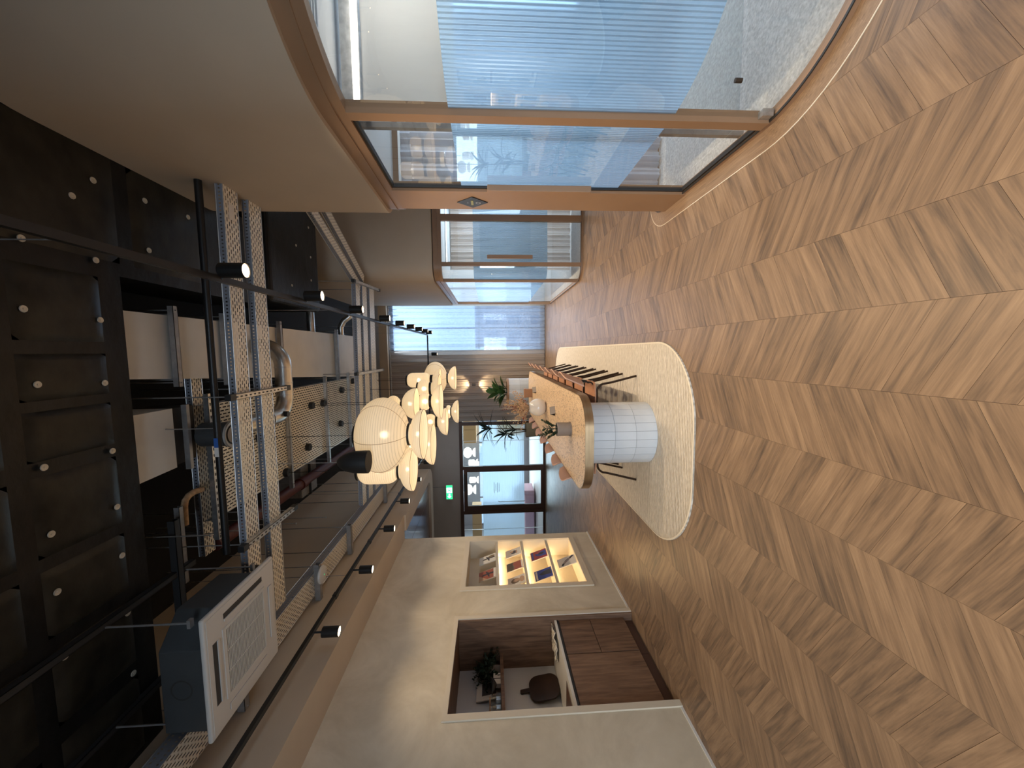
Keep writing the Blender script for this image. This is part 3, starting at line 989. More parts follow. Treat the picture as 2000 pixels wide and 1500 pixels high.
for s in (-1, 1):
    l = bpy.data.lights.new('sconce_beam', 'SPOT')
    l.energy = 11
    l.spot_size = R(100)
    l.spot_blend = 0.6
    l.color = (1, 0.72, 0.42)
    l.shadow_soft_size = 0.02
    lo = bpy.data.objects.new('sconce_beam', l)
    COL.objects.link(lo)
    lo.parent = sc
    lo.location = (0, 0.03, 0.06 * s)
    lo.rotation_euler = (R(12) if s < 0 else R(168), 0, 0)

# ------------------------------------------------------------------ glazed door screen at the back
ds = thing('glazed_door_screen', 'dark brown framed glass door screen under the green exit sign', 'glass screen', (0, 11.0, 0))
fb = 'brown_frame'
obj('head', B(-5.65, -2.03, -0.03, 0.06, 2.43, 2.53), fb, ds)
obj('sill', B(-5.65, -2.03, -0.03, 0.06, 0.0, 0.06), fb, ds)
for x in (-2.08, -3.41, -4.76, -5.65):
    obj('jamb', B(x - 0.07, x + 0.03, -0.03, 0.06, 0.06, 2.43), fb, ds)
obj('pane', B(-3.38, -2.15, 0.01, 0.018, 0.06, 2.43), 'clear_glass', ds)
obj('pane', B(-5.62, -4.83, 0.01, 0.018, 0.06, 2.43), 'clear_glass', ds)
obj('glass_joint', B(-2.625, -2.617, 0.0, 0.022, 0.06, 2.43), 'galvanised', ds)
obj('glass_joint', B(-5.33, -5.322, 0.0, 0.022, 0.06, 2.43), 'galvanised', ds)
dl = obj('door', B(-4.73, -4.58, -0.02, 0.04, 0.062, 2.42).box(-3.55, -3.48, -0.02, 0.04, 0.062, 2.42).box(-4.58, -3.55, -0.02, 0.04, 2.31, 2.42).box(-4.58, -3.55, -0.02, 0.04, 0.062, 0.13), fb, ds)
obj('pane', B(-4.58, -3.55, 0.006, 0.014, 0.13, 2.31), 'clear_glass', dl)
obj('pull_handle', MB().tube([(-4.46, -0.02, 0.62), (-4.46, -0.06, 0.64), (-4.46, -0.06, 1.38), (-4.46, -0.02, 1.40)], 0.012, 8), 'galvanised', dl)
obj('door_closer', B(-4.1, -3.6, -0.08, -0.02, 2.36, 2.42), 'strut_dark', dl)
for a, c in ((-3.38, -2.15), (-4.58, -3.55), (-5.62, -4.83)):
    obj('frosted_band', B(a, c, 0.024, 0.028, 0.62, 1.86), 'frosted_film', ds)
for i, (zz, ww) in enumerate(((1.52, 0.34), (1.47, 0.22), (1.42, 0.30), (1.37, 0.26))):
    obj('lettering_line', B(-4.05 - ww / 2, -4.05 + ww / 2, 0.018, 0.021, zz, zz + 0.012), 'card_grey', ds)

ex = thing('exit_sign', 'green illuminated exit sign hanging above the rear door', 'exit sign', (-4.10, 10.9, 2.84))
obj('casing', B(-0.215, 0.215, -0.02, 0.03, -0.095, 0.095), 'white_paint', ex)
obj('face', B(-0.205, 0.205, -0.026, -0.02, -0.088, 0.088), 'exit_green', ex)
obj('doorway_symbol', B(-0.02, 0.14, -0.029, -0.026, -0.08, 0.08), 'exit_white', ex)
mb = MB().prism([(-0.18, 0), (-0.12, 0.06), (-0.12, 0.025), (-0.04, 0.025), (-0.04, -0.025), (-0.12, -0.025), (-0.12, -0.06)], 0, 0.003)
obj('arrow', mb, 'exit_white', ex, loc=(0, -0.026, 0), rot=(R(90), 0, 0))
mb = MB()
mb.tube([(0.07, 0, 0.03), (0.055, 0, -0.015)], 0.014, 8).tube([(0.055, 0, -0.015), (0.08, 0, -0.04), (0.065, 0, -0.075)], 0.008, 6).tube([(0.055, 0, -0.015), (0.03, 0, -0.04), (0.005, 0, -0.045)], 0.008, 6).tube([(0.07, 0, 0.025), (0.03, 0, 0.012), (0.02, 0, -0.01)], 0.006, 6).tube([(0.07, 0, 0.025), (0.10, 0, 0.01), (0.115, 0, 0.022)], 0.006, 6).tube([(0.074, 0, 0.045), (0.076, 0, 0.06)], 0.011, 8)
obj('running_figure', mb, 'exit_green', ex, loc=(0, -0.03, 0), scale=(1, 0.12, 1))
obj('hanger', MB().tube([(0.15, 0.0, 0.09), (0.15, 0.0, 0.5)], 0.006, 6), 'zinc_dull', ex)

# room beyond the screen
struct('floor_rear_room', B(-7.5, -1.2, 11.05, 16.0, -0.1, 0.0), 'rear_floor')
struct('ceiling_rear_room', B(-7.5, -1.2, 11.12, 16.0, 3.2, 3.3), 'rear_wall')
struct('wall_rear_room', B(-7.6, -7.5, 11.1, 16, 0, 3.3).box(-1.3, -1.2, 11.12, 16, 0, 3.3).box(-7.5, -1.3, 15.9, 16, 0, 0.3).box(-7.5, -1.3, 15.9, 16, 2.1, 3.3), 'rear_wall')
wi = struct('window_5', B(-7.5, -1.3, 15.92, 15.98, 0.3, 0.36), 'zinc_dull')
for x in (-7.5, -6.3, -5.1, -3.9, -2.7, -1.34):
    obj('mullion', B(x, x + 0.05, 15.92, 15.98, 0.36, 2.1), 'zinc_dull', wi)
for x in (-7.45, -6.25, -5.05, -3.85, -2.65):
    obj('pane', B(x, x + 1.15, 15.945, 15.952, 0.36, 2.1), 'clear_glass', wi)
lam = thing('paper_lamp', 'white paper lamp in the rear room, large globe over a bowl', 'pendant lamp', (-3.55, 13.2, 2.42), group='white lamps beyond the glass doors')
obj('globe', MB().lathe([(0.02, 0.26), (0.2, 0.22), (0.3, 0.08), (0.3, -0.05), (0.22, -0.17), (0.1, -0.22)], 20), 'milk_lamp', lam)
obj('bowl', MB().lathe([(0.08, -0.25), (0.2, -0.30), (0.27, -0.42)], 20), 'milk_lamp', lam)
obj('cord', MB().tube([(0, 0, 0.26), (0, 0, 1.24)], 0.006, 5), 'black_metal', lam)
lam.scale = (0.62, 0.62, 0.62)
dup(lam, (-4.90, 13.2, 2.42), label='white paper lamp in the rear room seen through the door leaf')
lam2 = thing('capsule_lamp', 'white capsule lamp in the rear room right of the door leaf', 'pendant lamp', (-3.95, 13.3, 2.30), group='white lamps beyond the glass doors')
obj('capsule', MB().lathe([(0.02, 0.2), (0.16, 0.18), (0.18, 0.12), (0.18, -0.12), (0.16, -0.18), (0.05, -0.2)], 18), 'milk_lamp', lam2)
obj('bowl', MB().lathe([(0.06, -0.22), (0.17, -0.27), (0.22, -0.36)], 18), 'milk_lamp', lam2)
obj('cord', MB().tube([(0, 0, 0.2), (0, 0, 1.5)], 0.006, 5), 'black_metal', lam2)
lam2.scale = (0.6, 0.6, 0.6)
dup(lam2, (-4.12, 13.6, 2.26), label='white capsule lamp hanging lowest in the rear room')
dup(lam2, (-4.58, 13.3, 2.28), label='white capsule lamp hanging behind the door leaf in the rear room')
ct = thing('ochre_cabinet', 'ochre upper cabinet on the rear room side wall', 'cabinet', (-3.2, 15.2, 2.2))
obj('body', B(-0.5, 0.6, 0, 0.3, 0, 0.5), 'ochre', ct)
obj('door', B(-0.49, 0.04, -0.02, 0, 0.01, 0.49), 'ochre', ct)
obj('door', B(0.06, 0.59, -0.02, 0, 0.01, 0.49), 'ochre', ct)
ct = thing('ochre_cabinet', 'ochre hanging cabinet beyond the leftmost glass pane', 'cabinet', (-7.0, 14.0, 2.0))
obj('body', B(-0.3, 1.2, 0, 0.3, 0, 0.35), 'ochre', ct)
obj('door', B(-0.29, 0.44, -0.02, 0, 0.01, 0.34), 'ochre', ct)
obj('door', B(0.46, 1.19, -0.02, 0, 0.01, 0.34), 'ochre', ct)
sf = thing('pink_sofa', 'pink sofa in the rear room beyond the glass door', 'sofa', (-6.1, 13.3, 0))
for n_, a in (('base', (-0.9, 0.9, 0, 0.8, 0.05, 0.4)), ('backrest', (-0.9, 0.9, 0.62, 0.84, 0.4, 0.75)), ('armrest', (-1.05, -0.88, 0, 0.84, 0.05, 0.58)), ('armrest', (0.88, 1.05, 0, 0.84, 0.05, 0.58))):
    bevel(obj(n_, B(*a), 'pink_fabric', sf), 0.05, 3)
rd = thing('radiator', 'dark ribbed radiator behind the pink sofa', 'radiator', (-7.2, 15.3, 0.08))
obj('header_pipe', MB().tube([(0, 0, 0.05), (1.6, 0, 0.05)], 0.02, 8).tube([(0, 0, 0.62), (1.6, 0, 0.62)], 0.02, 8), 'ink_dark', rd)
rf_ = MB().tube([(0, 0, 0.05), (0, 0, 0.62)], 0.022, 8).mesh('column')
for i in range(20):
    obj('column', rf_, 'ink_dark', rd, (0.05 + i * 0.079, 0, 0))
sg = thing('lit_shop_panel', 'warm glowing panel standing for the lit shop beyond the glass, beside the potted tree', 'glowing panel', (-2.35, 11.6, 0.66))  # added glowing panel in place of the warm-lit shop behind the lettering
obj('case', B(-0.25, 0.3, 0.005, 0.06, 0, 0.75), 'ochre', sg)
obj('face', B(-0.24, 0.29, 0, 0.006, 0.01, 0.74), 'lit_shop_glow', sg)
# street outside the tall window
struct('street', B(-30, 40, 17, 70, -4.2, -4.0), 'asphalt')
for i, (x, y, ww, hh) in enumerate(((3.0, 34, 5.0, 6.6), (-4.0, 40, 7.0, 8.2), (9.5, 38, 6.5, 7.4))):
    bd = thing('building', ['pale mid-rise building straight outside the rear window', 'broad building outside left of the rear window', 'tall building outside right of the rear window'][i], 'building', (x, y, -4))
    obj('wall', B(-ww / 2, ww / 2, 0, 6, 0, hh), 'building_wall', bd)
    obj('roof', B(-ww / 2 - 0.2, ww / 2 + 0.2, -0.2, 6.2, hh, hh + 0.25), 'building_wall', bd)
    pmz = B(-0.35, 0.35, -0.03, 0.02, 0, 1.1).mesh('window')
    for r_ in range(int(hh // 2.0)):
        for c_ in range(int(ww // 1.4)):
            obj('window', pmz, 'building_glass', bd, (-ww / 2 + 0.9 + c_ * 1.4, 0, 0.8 + r_ * 2.0))

# ------------------------------------------------------------------ kitchenette niche in the left wall
kn = struct('wall_niche', B(-3.74, -3.64, 2.90, 4.13, 0, 2.1), 'splash_white')
struct('wall_niche_side', B(-3.64, XL + 0.002, 4.065, 4.13, 0, 1.995).box(-3.64, XL + 0.002, 2.90, 2.965, 0, 1.995), 'walnut')
struct('ceiling_niche', B(-3.64, XL + 0.002, 2.90, 4.13, 1.995, 2.04), 'walnut')
struct('trim_4', B(XL, XL + 0.014, 2.895, 2.955, 0, 2.045).box(XL, XL + 0.014, 4.085, 4.14, 0, 2.045).box(XL, XL + 0.014, 2.955, 4.085, 2.0, 2.045), 'cream_trim')
struct('floor_niche', B(-3.64, XL - 0.1, 2.96, 4.07, -0.01, 0.0), 'dark_void')
XF = -3.085
cb = thing('base_cabinet', 'walnut base cabinet with tall door under the niche worktop', 'cabinet', (XF, 2.965, 0))
obj('body', B(-0.53, -0.02, 0.0, 0.61, 0.10, 0.86), 'walnut', cb)
bevel(obj('door', B(-0.02, 0.0, 0.003, 0.608, 0.102, 0.855), 'walnut', cb), 0.002)
obj('toe_kick', B(-0.06, -0.045, 0.0, 0.61, 0.0, 0.10), 'brown_frame', cb)
cb = thing('base_cabinet', 'walnut base cabinet with two stacked drawers under the niche worktop', 'cabinet', (XF, 3.58, 0))
obj('body', B(-0.53, -0.02, 0.0, 0.485, 0.10, 0.86), 'walnut', cb)
bevel(obj('drawer', B(-0.02, 0.0, 0.003, 0.482, 0.500, 0.855), 'walnut', cb), 0.002)
bevel(obj('drawer', B(-0.02, 0.0, 0.003, 0.482, 0.102, 0.494), 'walnut', cb), 0.002)
obj('toe_kick', B(-0.06, -0.045, 0.0, 0.485, 0.0, 0.10), 'brown_frame', cb)
wt = thing('worktop', 'white worktop with black edge over walnut cabinets', 'worktop', (XF, 2.965, 0.862))
obj('edge_strip', B(-0.02, 0.004, 0.002, 1.10, 0.0, 0.020), 'black_plastic', wt)
obj('slab', B(-0.54, 0.006, 0.002, 1.10, 0.020, 0.045), 'worktop_white', wt)
sk = thing('inset_sink', 'dark inset sink in the white worktop', 'sink', (XF - 0.20, 3.03, 0.9075))
obj('basin', B(-0.17, 0.12, 0.0, 0.30, 0.0, 0.004), 'brown_frame', sk)
obj('rim', B(-0.18, -0.17, -0.01, 0.31, 0, 0.006).box(0.12, 0.13, -0.01, 0.31, 0, 0.006).box(-0.17, 0.12, -0.01, 0.0, 0, 0.006).box(-0.17, 0.12, 0.30, 0.31, 0, 0.006), 'clay_pot', sk)
sh = thing('niche_shelf', 'slim walnut shelf on the white back wall of the kitchenette niche', 'shelf', (-3.64, 2.965, 1.50))
obj('board', B(0, 0.20, 0, 1.10, 0, 0.035), 'walnut', sh)
obj('light_strip', B(0.02, 0.03, 0.05, 1.05, -0.004, 0.0), 'zinc_dull', sh)

# things on shelf and worktop
fn = thing('fern', 'dark fluffy fern in a square grey pot on the niche shelf', 'plant', (-3.52, 3.92, 1.536))
obj('pot', MB().lathe([(0.0, 0.0), (0.058, 0.0), (0.066, 0.12), (0.058, 0.122), (0.055, 0.10), (0.0, 0.10)], 4, smooth=False), 'clay_pot', fn)
fm = MB()
rr = random.Random(5)
for i in range(150):
    a = rr.uniform(0, 2 * PI)
    el = rr.uniform(-0.5, 1.45)
    ln = rr.uniform(0.12, 0.24)
    d = Vector((math.cos(a) * math.cos(el), math.sin(a) * math.cos(el), math.sin(el)))
    p0 = Vector((0, 0, 0.12))
    p1 = p0 + d * ln * 0.6
    p2 = p0 + d * ln + Vector((0, 0, -0.05 * rr.random()))
    p2.x = max(p2.x, -0.10)
    p2.y = min(p2.y, 0.13)
    p1.y = min(p1.y, 0.13)
    p1.x = max(p1.x, -0.10)
    fm.tube([p0, p1, p2], [0.002, 0.002, 0.001], 3, False)
    for q in range(6):
        c = p0.lerp(p2, 0.45 + 0.55 * q / 6) + Vector((rr.uniform(-.008, .008),) * 3)
        e = Vector((rr.uniform(-1, 1), rr.uniform(-1, 1), rr.uniform(-1, 1))) * 0.022
        g = e.cross(d) * 0.5
        b0 = len(fm.v)
        fm.v += [tuple(c - g), tuple(c + e), tuple(c + g), tuple(c - e)]
        fm.face((b0, b0 + 1, b0 + 2, b0 + 3))
fo = obj('fronds', fm, 'fern_dark', fn)
bk = thing('magazine', 'pale magazine with dark photo leaning on the niche shelf', 'magazine', (-3.57, 3.735, 1.536), R(0))
obj('pages', B(-0.006, 0.006, -0.10, 0.10, 0, 0.26), 'paper', bk, rot=(0, R(-10), 0))
obj('cover_photo', B(0.0062, 0.0075, -0.05, 0.09, 0.05, 0.20), 'ink_dark', bk, rot=(0, R(-10), 0))
bx_ = thing('gift_box', 'small white box with a dark band on the niche shelf', 'box', (-3.50, 3.74, 1.536))
obj('carton', B(0, 0.05, -0.07, 0.06, 0, 0.075), 'paper', bx_)
obj('band', B(0.05, 0.051, -0.01, 0.0, 0, 0.075), 'ink_dark', bx_)
cr = thing('black_bird', 'black pointed bird ornament lying in front of the magazine', 'ornament', (-3.46, 3.655, 1.60))
mb = MB().tube([(0, -0.11, 0.03), (0, -0.05, 0.015), (0, 0.02, 0.005), (0, 0.07, 0.02), (0, 0.10, 0.04), (0, 0.115, 0.045)], [0.002, 0.018, 0.028, 0.02, 0.014, 0.003], 10)
obj('body', mb, 'black_plastic', cr)
obj('stand', MB().tube([(0, 0.02, 0.0), (0, 0.02, -0.064)], 0.004, 6), 'black_plastic', cr)
for y, nm in ((3.45, 'nearest the niche edge'), (3.545, 'beside the bird ornament')):
    j = thing('glass_jar', 'clear storage jar on the niche shelf, ' + nm, 'jar', (-3.52, y, 1.536), group='glass jars on the niche shelf')
    obj('glass', MB().lathe([(0.0, 0.001), (0.042, 0.001), (0.045, 0.02), (0.045, 0.085), (0.035, 0.10), (0.035, 0.105)], 18), 'clear_glass', j)
    obj('contents', MB().lathe([(0.0, 0.004), (0.040, 0.004), (0.041, 0.05), (0.0, 0.055)], 18), 'jar_glass', j)
    obj('lid', MB().lathe([(0.0, 0.122), (0.036, 0.12), (0.038, 0.105), (0.0, 0.105)], 18, smooth=False), 'ink_tan', j)
cbd = thing('chopping_board', 'dark wooden chopping board with short handle leaning in the niche', 'chopping board', (-3.57, 3.74, 0.908))
poly = [(y, z) for y, z in rrect(-0.155, 0.155, 0.0, 0.32, 0.10, 8)]
brd = MB()
for q in [poly, [(y, z) for y, z in rrect(-0.024, 0.024, 0.315, 0.42, 0.014, 4)]]:
    brd.prism(q, 0, 0.018)
bevel(obj('board', brd, 'board_dark', cbd, rot=(R(90), R(8) * 0, R(90))), 0.004)
cbd.rotation_euler = (0, R(-9), 0)
cbd.location = (-3.575, 3.74, 0.910)
tw = thing('tea_towel', 'cream tea towel with grey stripes lying on the far end of the worktop', 'towel', (-3.22, 3.90, 0.9075))
tm = MB()
nx, ny = 14, 18
for i in range(nx + 1):
    for j in range(ny + 1):
        x = -0.10 + 0.22 * i / nx
        y = -0.15 + 0.30 * j / ny
        z = 0.012 + 0.028 * abs(math.sin(x * 26 + math.sin(y * 17) * 1.6)) * (0.4 + 0.6 * abs(math.cos(y * 9))) + 0.008 * noise.noise(Vector((x * 30, y * 30, 1)))
        tm.v.append((x + 0.02 * math.sin(y * 20), y, z))
for i in range(nx):
    for j in range(ny):
        a = i * (ny + 1) + j
        tm.face((a, a + ny + 1, a + ny + 2, a + 1), None, True)
to = obj('cloth', tm, 'towel', tw)
to.data.materials.append(MATS['zinc_dull'])
for p in to.data.polygons:
    if (p.index % ny) % 4 == 1:
        p.material_index = 1
sol = to.modifiers.new('thick', 'SOLIDIFY'); sol.thickness = 0.006; sol.offset = 1

# ------------------------------------------------------------------ magazine display niche
DX = -3.31
struct('wall_display_back', B(DX - 0.05, DX, 4.60, 5.95, 0.3, 2.05), 'cream_trim')
struct('wall_display_side', B(DX, XL + 0.002, 4.62, 4.685, 0.33, 2.0).box(DX, XL + 0.002, 5.845, 5.91, 0.33, 2.0).box(DX, XL + 0.002, 4.685, 5.845, 0.33, 0.372).box(DX, XL + 0.002, 4.685, 5.845, 1.955, 2.0), 'cream_trim')
struct('trim_5', B(XL, XL + 0.016, 4.605, 4.68, 0.29, 2.03).box(XL, XL + 0.016, 5.85, 5.895, 0.29, 2.03).box(XL, XL + 0.016, 4.68, 5.85, 1.96, 2.03).box(XL, XL + 0.016, 4.68, 5.85, 0.29, 0.37), 'cream_trim')
ZSH = (1.515, 1.120, 0.725)
for i, z in enumerate(ZSH):
    s_ = thing('display_shelf', ['top', 'middle', 'lowest'][i] + ' cream shelf with hidden light in the magazine display niche', 'shelf', (DX, 4.684, z))
    obj('board', B(0, 0.26, 0.002, 1.160, 0, 0.028), 'cream_trim', s_)
    obj('front_lip', B(0.245, 0.262, 0.002, 1.160, 0.028, 0.040), 'cream_trim', s_)
    obj('light_strip', B(0.03, 0.045, 0.02, 1.15, -0.006, 0.0), 'led_warm', s_)


def magazine(y, z, w_, h_, label, bgm, parts):
    t = thing('magazine', label, 'magazine', (DX + 0.215, y, z), group='magazines in the display niche')
    t.rotation_euler = (0, R(-19), 0)
    obj('pages', B(-0.006, 0.006, -w_ / 2, w_ / 2, 0, h_), 'paper', t)
    obj('cover', B(0.006, 0.0066, -w_ / 2 + 0.004, w_ / 2 - 0.004, 0.004, h_ - 0.004), bgm, t)
    for i, (nm, m_, poly) in enumerate(parts):
        mb = MB().prism([(a * w_, c * h_) for a, c in poly], 0, 0.0006)
        obj(nm, mb, m_, t, loc=(0.0066 + i * 0.0006, 0, 0), rot=(R(90), 0, R(90)))
    return t


def ell(cx, cy, rx, ry, n=14):
    return [(cx + rx * math.cos(2 * PI * i / n), cy + ry * math.sin(2 * PI * i / n)) for i in range(n)]


mast = ('masthead', 'ink_dark', [(-0.36, 0.86), (0.36, 0.86), (0.36, 0.95), (-0.36, 0.95)])
dancer = [(-0.05, 0.05), (0.1, 0.05), (0.14, 0.4), (0.32, 0.55), (0.28, 0.6), (0.1, 0.52), (0.12, 0.72), (0.0, 0.80), (-0.06, 0.7), (-0.02, 0.5), (-0.3, 0.42), (-0.3, 0.37), (-0.02, 0.38)]
zt = (1.555, 1.160, 0.765, 0.37)
magazine(5.50, zt[0], 0.20, 0.26, 'pale magazine with a dark dancing figure on the top display shelf', 'paper', [('figure', 'ink_dark', dancer), ('shadow', 'ink_olive', ell(0.22, 0.25, 0.14, 0.2))])
magazine(5.10, zt[0], 0.22, 0.26, 'magazine with red and tan halves on the top display shelf', 'ink_rust', [('block', 'ink_tan', [(-0.48, 0.5), (0.1, 0.98), (-0.48, 0.98)]), ('figure', 'ink_dark', dancer), ('band', 'paper', [(-0.48, 0.02), (0.48, 0.02), (0.48, 0.14), (-0.48, 0.14)])])
magazine(5.66, zt[1], 0.20, 0.25, 'white magazine with a small curled figure on the second display shelf', 'paper', [('figure', 'ink_dark', ell(0.0, 0.45, 0.22, 0.2)), ('limb', 'ink_tan', ell(0.1, 0.6, 0.12, 0.12)), ('leg', 'ink_tan', ell(-0.05, 0.28, 0.25, 0.05))])
magazine(5.29, zt[1], 0.20, 0.25, 'magazine with a rust and olive landscape on the second display shelf', 'ink_olive', [('hill', 'ink_rust', [(-0.48, 0.1), (0.48, 0.1), (0.48, 0.5), (0.2, 0.62), (-0.1, 0.5), (-0.48, 0.6)]), ('band', 'paper', [(-0.48, 0.01), (0.48, 0.01), (0.48, 0.1), (-0.48, 0.1)])])
magazine(4.93, zt[1], 0.20, 0.25, 'cream magazine with a brown-haired portrait on the second display shelf', 'paper', [('hair', 'ink_olive', ell(0.0, 0.55, 0.28, 0.26)), ('face', 'ink_tan', ell(0.03, 0.48, 0.16, 0.2)), ('shoulders', 'ink_tan', ell(0, 0.18, 0.32, 0.14))])
magazine(5.57, zt[2], 0.23, 0.26, 'red magazine with blue figure on the third display shelf', 'ink_red', [('figure', 'ink_blue', [(-0.3, 0.05), (0.35, 0.05), (0.3, 0.35), (0.1, 0.55), (0.2, 0.72), (-0.05, 0.7), (-0.25, 0.4)]), ('masthead', 'ink_blue', [(-0.42, 0.83), (0.42, 0.83), (0.42, 0.95), (-0.42, 0.95)]), ('shade', 'ink_dark', ell(0.05, 0.35, 0.12, 0.18))])
magazine(5.06, zt[2], 0.23, 0.26, 'deep blue magazine with white masthead on the third display shelf', 'ink_blue', [('masthead', 'paper', [(-0.42, 0.83), (0.42, 0.83), (0.42, 0.93), (-0.42, 0.93)]), ('figure', 'ink_dark', [(-0.2, 0.05), (0.3, 0.05), (0.25, 0.45), (0.05, 0.75), (-0.1, 0.6)])])
magazine(5.36, zt[3], 0.22, 0.27, 'pale magazine with a leaning dark figure on the bottom display shelf', 'paper', [('figure', 'ink_dark', [(-0.42, 0.75), (-0.2, 0.62), (0.36, 0.02), (0.45, 0.12), (0.1, 0.55), (-0.2, 0.78), (-0.36, 0.86)]), ('stripe', 'ink_pink', [(-0.2, 0.68), (0.2, 0.25), (0.24, 0.28), (-0.14, 0.7)])])

# ------------------------------------------------------------------ rug and long table
rug = thing('area_rug', 'cream ribbed wool rug with rounded corners under the long table', 'rug', (0, 0, 0.001))
rp = rrect(-1.79, 0.075, 2.83, 9.15, 0.68, 14)
obj('pile', MB().prism(rp, 0.0, 0.013), 'rug_wool', rug)
rin = rrect(-1.775, 0.06, 2.845, 9.135, 0.665, 14)
bd = MB()
n = len(rp)
bd.v = [(x, y, 0.0125) for x, y in rp] + [(x, y, 0.0165) for x, y in rin]
for i in range(n):
    bd.face((i, (i + 1) % n, n + (i + 1) % n, n + i), None, True)
obj('bound_edge', bd, 'cream_trim', rug)

TXC = -0.895
tb = thing('long_table', 'long terrazzo table with brass rim on white tiled drum bases', 'table', (TXC, 5.87, 0.014))
tp = rrect(-0.465, 0.465, -2.52, 2.52, 0.31, 14)
obj('tabletop', MB().prism(tp, 0.700, 0.728), 'terrazzo', tb)
tp2 = rrect(-0.468, 0.468, -2.523, 2.523, 0.313, 14)
rim = MB()
n = len(tp2)
tin = rrect(-0.459, 0.459, -2.514, 2.514, 0.304, 14)
rim.v = [(x, y, 0.648) for x, y in tp2] + [(x, y, 0.7285) for x, y in tp2] + [(x, y, 0.7285) for x, y in tin] + [(x, y, 0.648) for x, y in tin]
for i in range(n):
    j = (i + 1) % n
    rim.face((i, j, n + j, n + i), None, True)
    rim.face((n + i, n + j, 2 * n + j, 2 * n + i))
    rim.face((i, 3 * n + i, 3 * n + j, j))
    rim.face((2 * n + i, 2 * n + j, 3 * n + j, 3 * n + i), None, True)
obj('brass_rim', rim, 'brass', tb)
obj('underframe', B(-0.38, 0.38, -2.3, 2.3, 0.6475, 0.70), 'dark_brown_box', tb)


def tile_mesh(r, a, h, t=0.003, g=0.0030):
    """one slightly curved upright tile"""
    mb = MB()
    seg = 3
    ag = g / r / 2
    for rad in (r, r + t):
        for z in (g / 2, h - g / 2):
            for i in range(seg + 1):
                q = -a / 2 + ag + (a - 2 * ag) * i / seg
                mb.v.append((rad * math.cos(q), rad * math.sin(q), z))
    s = seg + 1
    for i in range(seg):
        mb.face((2 * s + i, 2 * s + i + 1, 3 * s + i + 1, 3 * s + i), None, True)
        mb.face((s + i, s + i + 1, 3 * s + i + 1, 3 * s + i)[::-1])
        mb.face((i, i + 1, 2 * s + i + 1, 2 * s + i))
    mb.face((0, 2 * s, 3 * s, s))
    mb.face((seg, s + seg, 3 * s + seg, 2 * s + seg))
    return mb.mesh('tile')


def tiled_drum(parent, loc, r, rows, ncol, name='base_drum'):
    top = rows[-1][1]
    d = obj(name, MB().lathe([(0.0, 0.0), (r, 0.0), (r, top), (0.0, top)], 44, smooth=False), 'grout', parent, loc)
    a = 2 * PI / ncol
    for z0, z1 in rows:
        tm_ = tile_mesh(r, a, z1 - z0)
        for k in range(ncol):
            obj('tile', tm_, 'glazed_tile', d, (0, 0, z0), (0, 0, k * a + 0.1))
    return d


ROWS = [(0.0, 0.205), (0.205, 0.41), (0.41, 0.615), (0.615, 0.647)]
tiled_drum(tb, (0.055, -2.10, 0), 0.305, ROWS, 24)
tiled_drum(tb, (0.055, 2.10, 0), 0.305, [(0, 0.205), (0.205, 0.41), (0.41, 0.647)], 16)

